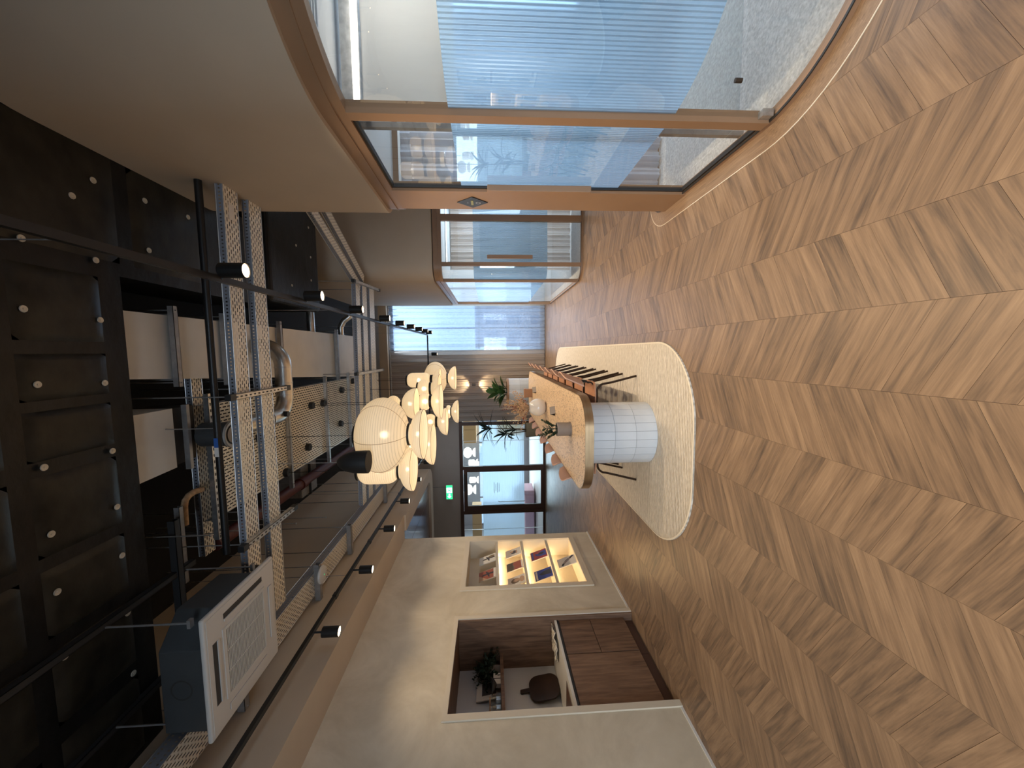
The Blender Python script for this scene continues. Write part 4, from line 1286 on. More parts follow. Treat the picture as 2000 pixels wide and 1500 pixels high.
# ------------------------------------------------------------------ chairs
def make_chair(label):
    """faces -x (towards the table); origin on the floor under the seat centre"""
    t = thing('dining_chair', label, 'chair', (0, 0, 0), 0, 'shell chairs along the table')
    # seat shell: shallow dished pad
    def shell(fn, nu, nv, th):
        mb = MB()
        for s_ in (0, 1):
            for i in range(nu + 1):
                for j in range(nv + 1):
                    p = fn(i / nu, j / nv)
                    mb.v.append((p[0], p[1], p[2] - th * s_) if th < 1 else p)
        q = (nu + 1) * (nv + 1)
        for i in range(nu):
            for j in range(nv):
                a = i * (nv + 1) + j
                mb.face((a, a + nv + 1, a + nv + 2, a + 1), None, True)
                mb.face((q + a, q + a + 1, q + a + nv + 2, q + a + nv + 1), None, True)
        ring = [i * (nv + 1) for i in range(nu + 1)] + [nu * (nv + 1) + j for j in range(1, nv + 1)] + [i * (nv + 1) + nv for i in range(nu - 1, -1, -1)] + [j for j in range(nv - 1, 0, -1)]
        for k in range(len(ring)):
            a, c = ring[k], ring[(k + 1) % len(ring)]
            mb.face((a, c, q + c, q + a), None, True)
        return mb

    def seat(u, v):
        x = -0.22 + 0.44 * u
        wv = 0.215 * (1 - 0.16 * (2 * abs(u - 0.5)) ** 4)
        y = (v - 0.5) * 2 * wv
        z = 0.455 - 0.014 * (1 - (2 * v - 1) ** 2) - 0.012 * max(0, 0.25 - u) * 4 + 0.02 * max(0, u - 0.8)
        return (x, y, z)

    def back(u, v):
        # u: height, v: across; wraps slightly round the sitter
        y = (v - 0.5) * 2 * (0.225 - 0.025 * u - 0.05 * max(0, u - 0.75))
        x = 0.235 + 0.085 * u - 0.06 * (2 * v - 1) ** 2
        z = 0.575 + 0.225 * u - 0.03 * (2 * v - 1) ** 4 * u
        return (x, y, z)

    obj('seat', shell(seat, 8, 8, 0.014), 'tan_leather', t)
    bm_ = shell(back, 7, 10, 0.0)
    q = 8 * 11
    bm_.v = bm_.v[:q] + [(x + 0.014, y, z) for x, y, z in bm_.v[:q]]
    obj('backrest', bm_, 'rose_leather', t)
    for s_ in (-1, 1):
        y = 0.19 * s_
        r0 = 0.012
        pts = [(0.285, y * 1.13, 0.0), (0.215, y * 1.06, 0.28)]
        for a in range(0, 91, 15):
            pts.append((0.115 + 0.09 * math.cos(R(a)), y * 1.0, 0.335 + 0.09 * math.sin(R(a))))
        pts.append((-0.10, y, 0.425))
        obj('rear_leg', MB().tube(pts, r0, 8), 'bronze_tube', t)
        pts = [(-0.21, y * 1.08, 0.0), (-0.165, y * 1.02, 0.33)]
        for a in range(0, 91, 22):
            pts.append((-0.115 - 0.045 * math.cos(R(a)), y, 0.375 + 0.045 * math.sin(R(a))))
        pts.append((-0.09, y, 0.425))
        obj('front_leg', MB().tube(pts, r0, 8), 'bronze_tube', t)
        obj('back_stem', MB().tube([(0.17, y * 0.55, 0.43), (0.215, y * 0.55, 0.47), (0.228, y * 0.55, 0.64)], 0.008, 6), 'black_metal', t)
    obj('crossbar', MB().tube([(0.12, -0.19, 0.428), (0.12, 0.19, 0.428)], 0.009, 8).tube([(-0.12, -0.19, 0.428), (-0.12, 0.19, 0.428)], 0.009, 8), 'bronze_tube', t)
    return t


YR = [4.235 + 0.573 * i for i in range(7)]
YL = [4.19 + 0.573 * i for i in range(7)]
ch0 = make_chair('')
first = True
for side, ys in (('r', YR), ('l', YL)):
    for i, y in enumerate(ys):
        lab = '%s tan shell chair from the tiled drum, on the %s side of the table' % (ORD[i], 'glass booth' if side == 'r' else 'magazine niche')
        x, rz = (-0.565, 0) if side == 'r' else (-1.125 - 0.01, PI)
        if first:
            c = ch0
            c.location = (x, y, 0.014)
            first = False
        else:
            c = dup(ch0, (x, y, 0.014), rz)
        c['label'] = lab

# ------------------------------------------------------------------ leaves and things on the table
def leaf_mesh(l, w_, curl=0.15, fold=0.15, n=5):
    mb = MB()
    for i in range(n + 1):
        t = i / n
        ww = w_ * math.sin(PI * min(1, t * 0.92 + 0.06)) ** 0.8 if i < n else 0.0
        z = -curl * l * t * t
        mb.v += [(l * t, -ww / 2, z + fold * ww), (l * t, 0, z), (l * t, ww / 2, z + fold * ww)]
    for i in range(n):
        a = 3 * i
        mb.face((a, a + 3, a + 4, a + 1), None, True)
        mb.face((a + 1, a + 4, a + 5, a + 2), None, True)
    return mb.mesh('leaf')


def put_leaf(me, mat, parent, p, az, el, roll=0, sc=1.0):
    m_ = Matrix.Rotation(az, 3, 'Z') @ Matrix.Rotation(-el, 3, 'Y') @ Matrix.Rotation(roll, 3, 'X')
    return obj('leaf', me, mat, parent, p, m_.to_euler(), (sc, sc, sc))


TT = 0.743
zz = thing('zz_plant', 'small glossy green plant in a taupe pot at the near table end', 'plant', (-0.84, 3.98, TT))
obj('pot', MB().lathe([(0.0, 0.006), (0.066, 0.006), (0.072, 0.014), (0.074, 0.15), (0.070, 0.153), (0.066, 0.148), (0.066, 0.12), (0.0, 0.12)], 28), 'clay_pot', zz)
obj('saucer', MB().lathe([(0.0, 0.0), (0.078, 0.0), (0.080, 0.012), (0.0, 0.006)], 28), 'clay_pot', zz)
obj('soil', MB().lathe([(0.0, 0.125), (0.066, 0.122)], 20), 'soil', zz)
lm = leaf_mesh(0.068, 0.034)
rr = random.Random(11)
for ai, (az, lean, ln) in enumerate(((2.6, 0.35, 0.22), (0.4, 0.45, 0.19), (3.8, 0.55, 0.15), (1.6, 0.2, 0.17))):
    base = Vector((0.02 * math.cos(az), 0.02 * math.sin(az), 0.12))
    d = Vector((math.cos(az) * math.sin(lean), math.sin(az) * math.sin(lean), math.cos(lean)))
    obj('stem', MB().tube([base, base + d * ln * 0.5, base + d * ln], [0.006, 0.004, 0.002], 6), 'leaf_dark', zz)
    for q in range(6):
        for s_ in (-1, 1):
            p = base + d * ln * (0.3 + 0.13 * q)
            put_leaf(lm, 'leaf_dark', zz, p, az + s_ * 1.25 + rr.uniform(-.2, .2), 0.75 + rr.uniform(-.2, .2), rr.uniform(-.4, .4), 1.0 - 0.06 * q)

def tent_card(y, x, label, rot):
    t = thing('tent_card', label, 'table sign', (x, y, TT), rot)
    obj('front', B(-0.055, 0.055, -0.0015, 0.0015, 0, 0.072), 'card_grey', t, loc=(0, -0.034, 0), rot=(R(-27), 0, 0))
    obj('rear', B(-0.055, 0.055, -0.0015, 0.0015, 0, 0.072), 'card_black', t, loc=(0, 0.034, 0), rot=(R(27), 0, 0))
    return t


tent_card(4.98, -0.80, 'dark folded table sign between the taupe pot and globe vase', R(35))
tent_card(7.05, -0.73, 'dark folded table sign behind the globe vase near the tan box', R(25))
vs = thing('globe_vase', 'round cream vase filled with dried flowers in the middle of the table', 'vase', (-0.87, 5.80, TT))
obj('body', MB().lathe([(0.0, 0.0), (0.06, 0.0), (0.105, 0.03), (0.132, 0.09), (0.135, 0.13), (0.118, 0.19), (0.085, 0.235), (0.066, 0.250), (0.070, 0.262), (0.062, 0.262), (0.058, 0.245)], 36), 'ceramic_white', vs)
fl = MB()
fr_ = MB()
rr = random.Random(21)
for i in range(85):
    a = rr.uniform(0, 2 * PI)
    el = rr.uniform(0.35, 1.5)
    ln = rr.uniform(0.2, 0.48)
    d = Vector((math.cos(a) * math.cos(el), math.sin(a) * math.cos(el), math.sin(el)))
    p0 = Vector((0, 0, 0.24))
    tgt = fr_ if rr.random() < 0.12 else fl
    tgt.tube([p0, p0 + d * ln * 0.6 + Vector((0, 0, 0.02)), p0 + d * ln], 0.0016, 3, False)
    for q in range(9):
        c = p0 + d * ln * (0.5 + 0.055 * q) + Vector((rr.uniform(-.016, .016), rr.uniform(-.016, .016), rr.uniform(-.016, .016)))
        s_ = rr.uniform(0.005, 0.011)
        b0 = len(tgt.v)
        tgt.v += [(c.x + s_, c.y, c.z), (c.x - s_, c.y, c.z), (c.x, c.y + s_, c.z), (c.x, c.y - s_, c.z), (c.x, c.y, c.z + s_), (c.x, c.y, c.z - s_)]
        for f in ((0, 2, 4), (2, 1, 4), (1, 3, 4), (3, 0, 4), (2, 0, 5), (1, 2, 5), (3, 1, 5), (0, 3, 5)):
            tgt.face([b0 + k for k in f])
obj('dried_sprays', fl, 'dried_buff', vs)['kind'] = 'stuff'
obj('red_sprays', fr_, 'dried_red', vs)['kind'] = 'stuff'
lm2 = leaf_mesh(0.07, 0.03)
for i in range(8):
    put_leaf(lm2, 'leaf_green', vs, (0.05 * math.cos(i), 0.05 * math.sin(i), 0.33 + 0.012 * i), i * 2.1, 0.5 + 0.08 * i, 0.3)
bx_ = thing('tan_box', 'small tan box on the table below the leafy planter', 'box', (-0.86, 7.72, TT))
bevel(obj('carton', B(-0.085, 0.085, -0.06, 0.06, 0, 0.16), 'kraft_box', bx_), 0.006)
obj('lid', B(-0.088, 0.088, -0.063, 0.063, 0.12, 0.165), 'kraft_box', bx_)

# tiled planter at the far table end
pl = thing('tiled_planter', 'tall white tiled planter with broad-leaved plant at the far table end', 'planter', (-0.955, 9.02, 0.001))
tiled_drum(pl, (0, 0, 0), 0.305, [(0.0, 0.3), (0.3, 0.6), (0.6, 0.90), (0.90, 1.16)], 20, 'drum')
obj('timber_rim', MB().lathe([(0.25, 1.16), (0.312, 1.16), (0.312, 1.205), (0.25, 1.205), (0.25, 1.16)], 40, smooth=False), 'tan_frame', pl)
obj('soil', MB().lathe([(0.0, 1.165), (0.26, 1.162)], 24), 'soil', pl)
lm3 = leaf_mesh(0.30, 0.13, 0.22, 0.12, 6)
rr = random.Random(31)
for i in range(26):
    az = i * 2.4
    el = rr.uniform(0.5, 1.35)
    p = (0.10 * math.cos(az), 0.10 * math.sin(az), 1.22 + rr.uniform(0, 0.22))
    put_leaf(lm3, 'leaf_green', pl, p, az + rr.uniform(-.3, .3), el, rr.uniform(-.5, .5), rr.uniform(0.65, 1.2))
    if i % 3 == 0:
        obj('stem', MB().tube([(0, 0, 1.15), p], 0.006, 5), 'leaf_dark', pl)

# potted dracaena in front of the glass screen
dc = thing('potted_dracaena', 'spiky dark dracaena in an olive pot before the glass screen', 'plant', (-2.03, 9.62, 0.0))
obj('pot', MB().lathe([(0.0, 0.0), (0.15, 0.0), (0.19, 0.70), (0.175, 0.70), (0.17, 0.64), (0.0, 0.64)], 28), 'pot_olive', dc)
obj('soil', MB().lathe([(0.0, 0.65), (0.172, 0.645)], 20), 'soil', dc)
lb = leaf_mesh(0.50, 0.06, 0.40, 0.2, 6)
rr = random.Random(41)
for (bx0, by0, hx, hy, hz, nl) in ((0.02, 0.0, 0.06, 0.0, 1.62, 22), (-0.03, 0.02, -0.10, 0.03, 1.18, 18), (0.0, -0.03, 0.02, -0.08, 0.98, 10)):
    top = Vector((hx, hy, hz))
    obj('trunk', MB().tube([(bx0, by0, 0.62), ((bx0 + hx) / 2, (by0 + hy) / 2, (0.62 + hz) / 2), top], [0.016, 0.013, 0.010], 8), 'stem_brown', dc)
    for q in range(nl):
        put_leaf(lb, 'leaf_black', dc, top + Vector((0, 0, -0.06 + 0.11 * q / nl)), q * 2.4 + rr.uniform(-.3, .3), rr.uniform(0.0, 1.25), rr.uniform(-.3, .3), rr.uniform(0.6, 1.1))

# ------------------------------------------------------------------ paper pendants over the table
PEND = [
    ('globe', -0.863, 4.0, 3.004, 2.466, 0.393, 2.451, 2.306, 0.261, 'largest paper globe pendant with a bowl beneath, nearest above the table'),
    ('capsule', -1.380, 4.45, 3.158, 2.694, 0.161, 2.677, 2.516, 0.253, 'paper capsule pendant with bowl, behind the largest globe towards the magazine niche'),
    ('capsule', -1.219, 5.0, 2.780, 2.530, 0.155, 2.512, 2.361, 0.268, 'paper capsule pendant with wide bowl just below and behind the largest globe'),
    ('globe', -0.694, 5.15, 2.999, 2.809, 0.114, 2.790, 2.593, 0.212, 'small paper globe pendant with tall bowl peeking over the largest globe'),
    ('capsule', -0.711, 5.5, 2.618, 2.475, 0.128, 2.447, 2.310, 0.248, 'low paper capsule pendant with wide bowl in the middle of the cluster'),
    ('capsule', -1.119, 6.1, 2.663, 2.483, 0.124, 2.453, 2.305, 0.219, 'low paper capsule pendant with deep bowl over the far half of the table'),
    ('capsule', -0.593, 6.2, 2.772, 2.580, 0.148, 2.552, 2.419, 0.234, 'paper capsule pendant with rounded top below the tallest capsule'),
    ('capsule', -0.490, 6.72, 3.050, 2.645, 0.129, 2.605, 2.476, 0.207, 'tallest paper capsule pendant with bowl on the booth side of the cluster'),
    ('globe', -0.514, 7.5, 2.891, 2.445, 0.324, 2.423, 2.277, 0.230, 'far paper globe pendant with bowl before the rear curtain'),
    ('capsule', -1.245, 7.9, 2.517, 2.434, 0.137, 2.412, 2.279, 0.236, 'farthest paper pendant with a shallow bowl next to the exit screen'),
]
ZW = 4.0
for kind, x, y, zt_, zb_, ur, bt_, bb_, br, lab in PEND:
    t = thing('paper_pendant', lab, 'pendant lamp', (x, y, bb_), group='paper pendants above the table')
    o_ = lambda z: z - bb_
    h = zt_ - zb_
    zc = (zt_ + zb_) / 2
    ringr = ur * (0.30 if kind == 'globe' else 0.72)
    prof = []
    if kind == 'globe':
        for i in range(25):
            a = -PI / 2 + PI * i / 24
            prof.append((max(ringr * 0.9 if i in (0, 24) else 0, ur * math.cos(a)), o_(zc) + h / 2 * math.sin(a)))
        prof = [p for p in prof if p[0] >= ringr * 0.85]
        mt = 'paper_shade'
    else:
        r_ = min(ur * 0.75, h / 2.2)
        for i in range(7):
            a = R(-90 + 15 * i)
            prof.append((ur - r_ + r_ * math.cos(a), o_(zb_) + r_ + r_ * math.sin(a)))
        for i in range(7):
            a = R(15 * i)
            prof.append((ur - r_ + r_ * math.cos(a), o_(zt_) - r_ + r_ * math.sin(a)))
        prof.insert(0, (ur * 0.2, o_(zb_)))
        prof.append((ur * 0.12, o_(zt_)))
        mt = 'paper_capsule'
    obj('upper_shade', MB().lathe(prof, 40), mt, t)
    if kind == 'globe' and ur > 0.3:
        for s_ in range(6):
            a = s_ * PI / 3 + 0.5
            pts = [((p[0] + 0.0015) * math.cos(a), (p[0] + 0.0015) * math.sin(a), p[1]) for p in prof]
            obj('seam_wire', MB().tube(pts, 0.0022, 4), 'ink_tan', t)
    obj('ring', MB().lathe([(0.0, o_(bt_) - 0.002), (ringr, o_(bt_) - 0.002), (ringr, o_(zb_) + 0.004), (0.0, o_(zb_) + 0.004)], 32, smooth=False), 'black_metal', t)
    hb = bt_ - bb_
    bp_ = []
    for i in range(13):
        a = R(6 + 84 * i / 12)
        bp_.append((max(ringr * 0.9, br * math.sin(a)), hb - hb * (1 - math.cos(a))))
    obj('lower_bowl', MB().lathe(bp_, 40), 'paper_bowl', t)
    obj('bowl_rim', MB().lathe([(br - 0.002, 0.0), (br + 0.002, 0.0), (br + 0.002, 0.004), (br - 0.002, 0.004), (br - 0.002, 0.0)], 40), 'ink_tan', t)
    obj('bulb', MB().lathe([(0.0, -0.035), (0.025, -0.025), (0.035, 0), (0.025, 0.025), (0.0, 0.035)], 14, (0, 0, o_(zc))), 'bulb', t)
    obj('bowl_bulb', MB().lathe([(0.0, -0.03), (0.02, -0.02), (0.03, 0), (0.02, 0.02), (0.0, 0.03)], 14, (0, 0, hb * 0.55)), 'bulb', t)
    obj('top_cap', MB().lathe([(0.0, o_(zt_) + 0.012), (ringr, o_(zt_) + 0.012), (ringr, o_(zt_) - 0.012), (0.0, o_(zt_) - 0.012)], 24, smooth=False), 'black_metal', t)
    obj('cord', MB().tube([(0, 0, o_(zt_)), (0, 0, o_(ZW) - 0.02)], 0.003, 5), 'black_metal', t)
    obj('ceiling_rose', MB().lathe([(0.0, o_(ZW) - 0.05), (0.045, o_(ZW) - 0.05), (0.05, o_(ZW) - 0.004), (0.0, o_(ZW) - 0.002)], 20, smooth=False), 'black_plastic', t)

sp = thing('pendant_speaker', 'black bell-shaped pendant speaker hanging in front of the largest globe', 'speaker', (-0.99, 3.45, 2.716))
obj('housing', MB().lathe([(0.0, 0.003), (0.100, 0.003), (0.103, 0.0), (0.104, 0.03), (0.100, 0.12), (0.082, 0.20), (0.052, 0.25), (0.030, 0.272), (0.0, 0.275)], 36), 'black_plastic', sp)
obj('grille', MB().lathe([(0.0, 0.001), (0.095, 0.001)], 32), 'dark_brown_box', sp)
obj('cable', MB().tube([(0, 0, 0.27), (0, 0.004, 0.8), (0, 0, 1.28)], 0.0035, 5), 'galvanised', sp)

# ------------------------------------------------------------------ track lights: a rectangular black loop
ZT = 3.20
XT0, XT1, YT1 = -2.455, 0.445, 9.98
tr_ = thing('light_track', 'black rectangular track loop hanging above the room', 'light track', (0, 0, ZT))
obj('rail', B(XT1 - 0.018, XT1 + 0.018, -1.0, YT1, -0.016, 0.016), 'black_metal', tr_)
obj('rail', B(XT0 - 0.018, XT0 + 0.018, -1.0, YT1, -0.016, 0.016), 'black_metal', tr_)
obj('rail', B(XT0, XT1, YT1 - 0.018, YT1 + 0.018, -0.016, 0.016), 'black_metal', tr_)
for yj in (2.1, 3.75, 4.85, 6.5):
    obj('joint', B(XT0 - 0.022, XT0 + 0.022, yj - 0.03, yj + 0.03, -0.02, 0.02), 'black_metal', tr_)
for yj in (1.6, 4.1, 6.6, 9.0):
    obj('hanger', MB().tube([(XT1, yj, 0), (XT1, yj, 5.0 - ZT if yj > 4.2 else ZS - ZT)], 0.003, 5), 'zinc_dull', tr_)
    obj('hanger', MB().tube([(XT0, yj, 0), (XT0, yj, 5.0 - ZT if yj > 2.6 else ZS - ZT)], 0.003, 5), 'zinc_dull', tr_)


def track_spot(x, y, drop, label, power, tilt, cone=112, r=0.045, length=0.145, dx=0.0):
    t = thing('track_spotlight', label, 'spotlight', (x + dx, y, ZT - drop), group='black track spotlights')
    t.rotation_euler = (0, tilt, 0)
    obj('barrel', MB().lathe([(r - 0.006, -length / 2 + 0.008), (r - 0.004, -length / 2), (r, -length / 2), (r, length / 2), (0.0, length / 2)], 24, smooth=False), 'black_metal', t)
    obj('lens', MB().lathe([(0.0, -length / 2 + 0.007), (r - 0.004, -length / 2 + 0.006)], 24), 'lens_warm', t)
    obj('stem', MB().tube([(0, 0, length / 2), (0, 0, drop - 0.012)] if drop > 0.1 else [(-dx, 0, drop - 0.01), (0, 0, 0.02)], 0.009, 6), 'black_metal', t)
    l = bpy.data.lights.new('beam', 'SPOT')
    l.energy = power
    l.spot_size = R(cone)
    l.spot_blend = 1.0
    l.color = (1, 0.78, 0.54)
    l.shadow_soft_size = 0.03
    lo = bpy.data.objects.new('beam', l)
    COL.objects.link(lo)
    lo.parent = t
    lo.location = (0, 0, -length / 2 - 0.004)
    return t


for i, y in enumerate((3.24, 4.20, 5.20, 6.18, 7.25, 8.4)):
    track_spot(XT0, y, 0.165, '%s black track spotlight along the plaster wall side' % ORD[i], 18, 0, 124)
for i, y in enumerate((2.40, 3.44, 4.50, 5.68, 6.62, 7.50, 8.35, 9.10, 9.72)):
    track_spot(XT1, y, 0.085, '%s black track spotlight along the glass booth side' % ORD[i], 70, 0, dx=0.05)
track_spot(-0.05, YT1, 0.165, 'black track spotlight on the cross rail near the rear curtain', 40, 0)
for i, y in enumerate((1.15, 0.1, -0.9)):  # added lamps out of view, there to brighten the near floor
    track_spot(XT1, y, 0.085, '%s added black track spotlight over the unseen entrance end, on the booth side' % ORD[i], 60, 0, dx=0.05)
    track_spot(XT0, y, 0.165, '%s added black track spotlight over the unseen entrance end, on the plaster wall side' % ORD[i], 22, 0, 124)

# ------------------------------------------------------------------ cable trays
def tray(name, label, p0, p1, w_, h, parent=None, mat='tray_perforated_lit', group=None, lips=True):
    """tray from p0 to p1 (centre line of the bottom sheet), width w_, side height h"""
    p0, p1 = Vector(p0), Vector(p1)
    ln = (p1 - p0).length
    ang = math.atan2(p1.y - p0.y, p1.x - p0.x)
    t = thing(name, label, 'cable tray', p0, ang, group)
    mb = MB()
    mb.v = [(0, -w_ / 2, 0), (ln, -w_ / 2, 0), (ln, w_ / 2, 0), (0, w_ / 2, 0)]
    mb.face((0, 1, 2, 3), [(0, 0), (ln, 0), (ln, w_), (0, w_)])
    obj('base_sheet', mb, mat, t)
    for s_ in (-1, 1):
        mb = MB()
        y = s_ * w_ / 2
        mb.v = [(0, y, 0), (ln, y, 0), (ln, y, h), (0, y, h)]
        mb.face((0, 1, 2, 3), [(0, 0), (ln, 0), (ln, h), (0, h)])
        obj('side_flange', mb, 'tray_side_perforated_shaded', t)
        if lips:
            obj('rolled_lip', MB().tube([(0, y, h), (ln, y, h)], 0.004, 6).tube([(0, y, 0.0), (ln, y, 0.0)], 0.003, 6), 'galvanised', t)
    return t


ZC = 3.5
t = tray('cable_tray', 'perforated cable tray crossing the room, nearer of the pair', (1.28, 3.03, ZC), (-2.25, 3.01, ZC), 0.16, 0.05)
obj('paper_label', B(0.17, 0.29, -0.03, 0.03, -0.0025, -0.0015), 'paper', t)
tray('cable_tray', 'perforated cable tray crossing the room, second of the pair', (1.28, 3.325, ZC), (-2.25, 3.325, ZC), 0.165, 0.05)
tray('cable_tray', 'perforated cable tray running along the plaster wall side above the track', (-2.45, -1.0, ZC), (-2.45, 10.8, ZC), 0.24, 0.10)
tray('wide_cable_tray', 'broad slotted cable tray carrying the paper pendants', (-0.93, 3.29, ZW), (-0.93, 8.3, ZW), 1.0, 0.07, mat='tray_wide_perforated_lit')
for i, (y0, w_) in enumerate(((5.72, 0.16), (6.02, 0.2), (6.38, 0.24))):
    tray('cable_tray', '%s perforated tray of the far crossing trio above the table' % ['nearest', 'middle', 'rearmost'][i], (0.98 + 0.05 * i, y0, ZC), (-2.25, y0 - 0.1, ZC), w_, 0.06)
tray('cable_tray', 'slanting perforated tray under the black bulkhead, nearer the table', (0.98, 5.84, ZC), (1.66, 4.15, ZC), 0.12, 0.05)
tray('cable_tray', 'slanting perforated tray under the black bulkhead, nearer the far booth', (1.12, 6.02, ZC), (1.90, 4.30, ZC), 0.12, 0.05)
tray('cable_tray', 'upper perforated tray crossing above the slotted tray end', (-0.2, 3.36, 4.09), (-1.75, 3.36, 4.09), 0.12, 0.05)


def strut(name, label, p0, p1, mat='galvanised', sz=0.041, holes=True, rods=(), ztop=5.0, cat='strut', caps=False):
    p0, p1 = Vector(p0), Vector(p1)
    ln = (p1 - p0).length
    ang = math.atan2(p1.y - p0.y, p1.x - p0.x)
    t = thing(name, label, cat, p0, ang)
    h = sz / 2
    obj('channel', B(0, ln, -h, h, -h, -h + 0.003).box(0, ln, -h, -h + 0.003, -h, h).box(0, ln, h - 0.003, h, -h, h), mat, t)
    if holes:
        hm = B(-0.012, 0.012, -0.006, 0.006, -0.0005, 0.0005).mesh('slot')
        k = int(ln / 0.055)
        for i in range(k):
            obj('slot', hm, 'slot_dark', t, (0.035 + i * 0.055, 0, -h - 0.0004))
    for r_ in rods:
        obj('threaded_rod', MB().tube([(r_, 0, -h - 0.01), (r_, 0, ztop - p0.z)], 0.005, 6), 'zinc_dull', t)
    if caps:
        for xx in (0, ln):
            obj('end_cap', B(xx - 0.03, xx + 0.03, -h - 0.002, h + 0.002, -h - 0.002, h + 0.002), 'black_plastic', t)
    return t


strut('strut_bracket', 'slotted strut with black cap under both crossing trays near the cooling unit', (-1.46, 2.86, ZC - 0.022), (-1.46, 3.60, ZC - 0.022), rods=(0.05, 0.68), caps=True)
strut('strut_bracket', 'slotted strut with black cap under both crossing trays below the duct elbow', (-0.315, 2.84, ZC - 0.022), (-0.315, 3.60, ZC - 0.022), rods=(0.04, 0.70), caps=True)
strut('strut_bracket', 'slotted strut under the far crossing trays near the white duct', (-0.30, 5.45, ZC - 0.022), (-0.30, 6.75, ZC - 0.022), rods=(0.05, 1.2), caps=True, holes=False, ztop=3.955)
strut('strut_bracket', 'slotted strut under the far crossing trays near the black bulkhead', (1.0, 5.5, ZC - 0.022), (1.06, 6.7, ZC - 0.022), rods=(0.05, 1.1), caps=True, holes=False)
for i, y in enumerate((3.31, 4.55, 5.60, 6.5, 7.6)):
    strut('tray_hanger', '%s hanger strut under the broad slotted tray' % ORD[i], (-0.33, y, ZW - 0.022), (-1.60, y, ZW - 0.022), rods=(0.03, 1.22), holes=(i < 1))
for i, y in enumerate((3.98, 4.9, 6.6)):
    strut('wall_bracket', '%s grey bracket carrying the tray along the plaster wall side' % ORD[i], (-2.24, y, ZC - 0.03), (-2.635, y, ZC - 0.03), mat='zinc_dull', sz=0.055, holes=False, rods=(0.03, 0.36))
strut('wall_bracket', 'grey bracket under the wall-side tray behind the cooling unit', (-2.34, 2.72, ZC - 0.03), (-2.635, 2.72, ZC - 0.03), mat='zinc_dull', sz=0.055, holes=False, rods=(0.27,))
# rails that carry the cooling unit
for i, (xx, lab) in enumerate(((-1.60, 'dark ceiling rail above the cooling unit, table side'), (-2.26, 'dark ceiling rail above the cooling unit, wall side'))):
    strut('ceiling_rail', lab, (xx, -1.0, ZS - 0.03), (xx, 2.95, ZS - 0.03), mat='strut_dark', holes=False)
strut('ceiling_rail', 'dark cross rail just behind the cooling unit', (-1.2, 2.80, ZS - 0.035), (-2.0, 2.80, ZS - 0.035), mat='strut_dark', sz=0.05, holes=False)
strut('ceiling_rail', 'second dark cross rail behind the cooling unit', (-1.15, 2.92, ZS + 0.02), (-1.75, 2.92, ZS + 0.02), mat='zinc_dull', sz=0.04, holes=False)

# wireless access point on the wall-side bracket
ap = thing('access_point', 'white rounded wireless access point on the wall-side tray bracket', 'access point', (-2.36, 3.98, ZC - 0.075))
obj('shell', MB().lathe([(0.0, -0.022), (0.06, -0.021), (0.088, -0.012), (0.095, 0.004), (0.09, 0.014), (0.0, 0.016)], 28), 'unit_white', ap)
obj('status_light', MB().lathe([(0.0, -0.0225), (0.006, -0.0225)], 10), 'exit_green', ap)

# ------------------------------------------------------------------ cooling cassette
ac = thing('ceiling_cassette', 'white four-way ceiling cooling cassette with grey body', 'air conditioner', (-1.955, 2.555, 3.30))
W2, H2 = 0.395, 0.36
bevel(obj('body', MB().prism([(-W2 + .07, -H2 + .02), (W2 - .20, -H2 + .02), (W2 - .03, -H2 + .17), (W2 - .03, H2 - .17), (W2 - .20, H2 - .02), (-W2 + .07, H2 - .02), (-W2 + .03, H2 - .1), (-W2 + .03, -H2 + .1)], 0.032, 0.285), 'unit_grey', ac), 0.006)
pnl = obj('front_panel', MB(), None, ac)
pnl.data = MB().box(-W2, W2, -H2, H2, 0.004, 0.034).mesh('front_panel')
pnl.data.materials.append(MATS['unit_white'])
bevel(pnl, 0.012, 3)
obj('panel_frame', B(-W2 + .02, W2 - .02, -H2 + .02, H2 - .02, 0.0, 0.006), 'unit_white', ac)
gr = obj('intake_grille', B(-0.215, 0.215, -0.20, 0.20, -0.002, 0.002), 'slot_dark', ac)
sm_ = B(-0.215, 0.215, -0.0035, 0.0035, -0.005, 0.0).mesh('slat')
for i in range(30):
    obj('slat', sm_, 'unit_white', gr, (0, -0.193 + i * 0.0133, 0))
for y in (-0.20, -0.07, 0.07, 0.20):
    obj('divider', B(-0.215, 0.215, y - 0.004, y + 0.004, -0.007, 0.0), 'unit_white', gr) if abs(y) > 0.1 else obj('divider', B(y - 0.003, y + 0.003, -0.2, 0.2, -0.007, 0.0), 'unit_white', gr)
obj('grille_border', B(-0.235, -0.215, -0.22, 0.22, -0.006, 0.002).box(0.215, 0.235, -0.22, 0.22, -0.006, 0.002).box(-0.215, 0.215, -0.22, -0.20, -0.006, 0.002).box(-0.215, 0.215, 0.20, 0.22, -0.006, 0.002), 'unit_white', gr)
for nm, a, f_ in (('air_slot', (0.285, 0.325, -0.20, 0.20), (0.275, 0.29, -0.2, 0.2)), ('air_slot', (-0.20, 0.20, -0.305, -0.265), (-0.2, 0.2, -0.27, -0.255)), ('air_slot', (-0.325, -0.285, -0.20, 0.20), (-0.325, -0.285, -0.2, 0.2)), ('air_slot', (-0.20, 0.20, 0.265, 0.305), (-0.2, 0.2, 0.265, 0.305))):
    s_ = obj(nm, B(*a, -0.0015, 0.001), 'slot_dark', ac)
    obj('flap', B(*f_, -0.008, -0.001), 'unit_white', s_)
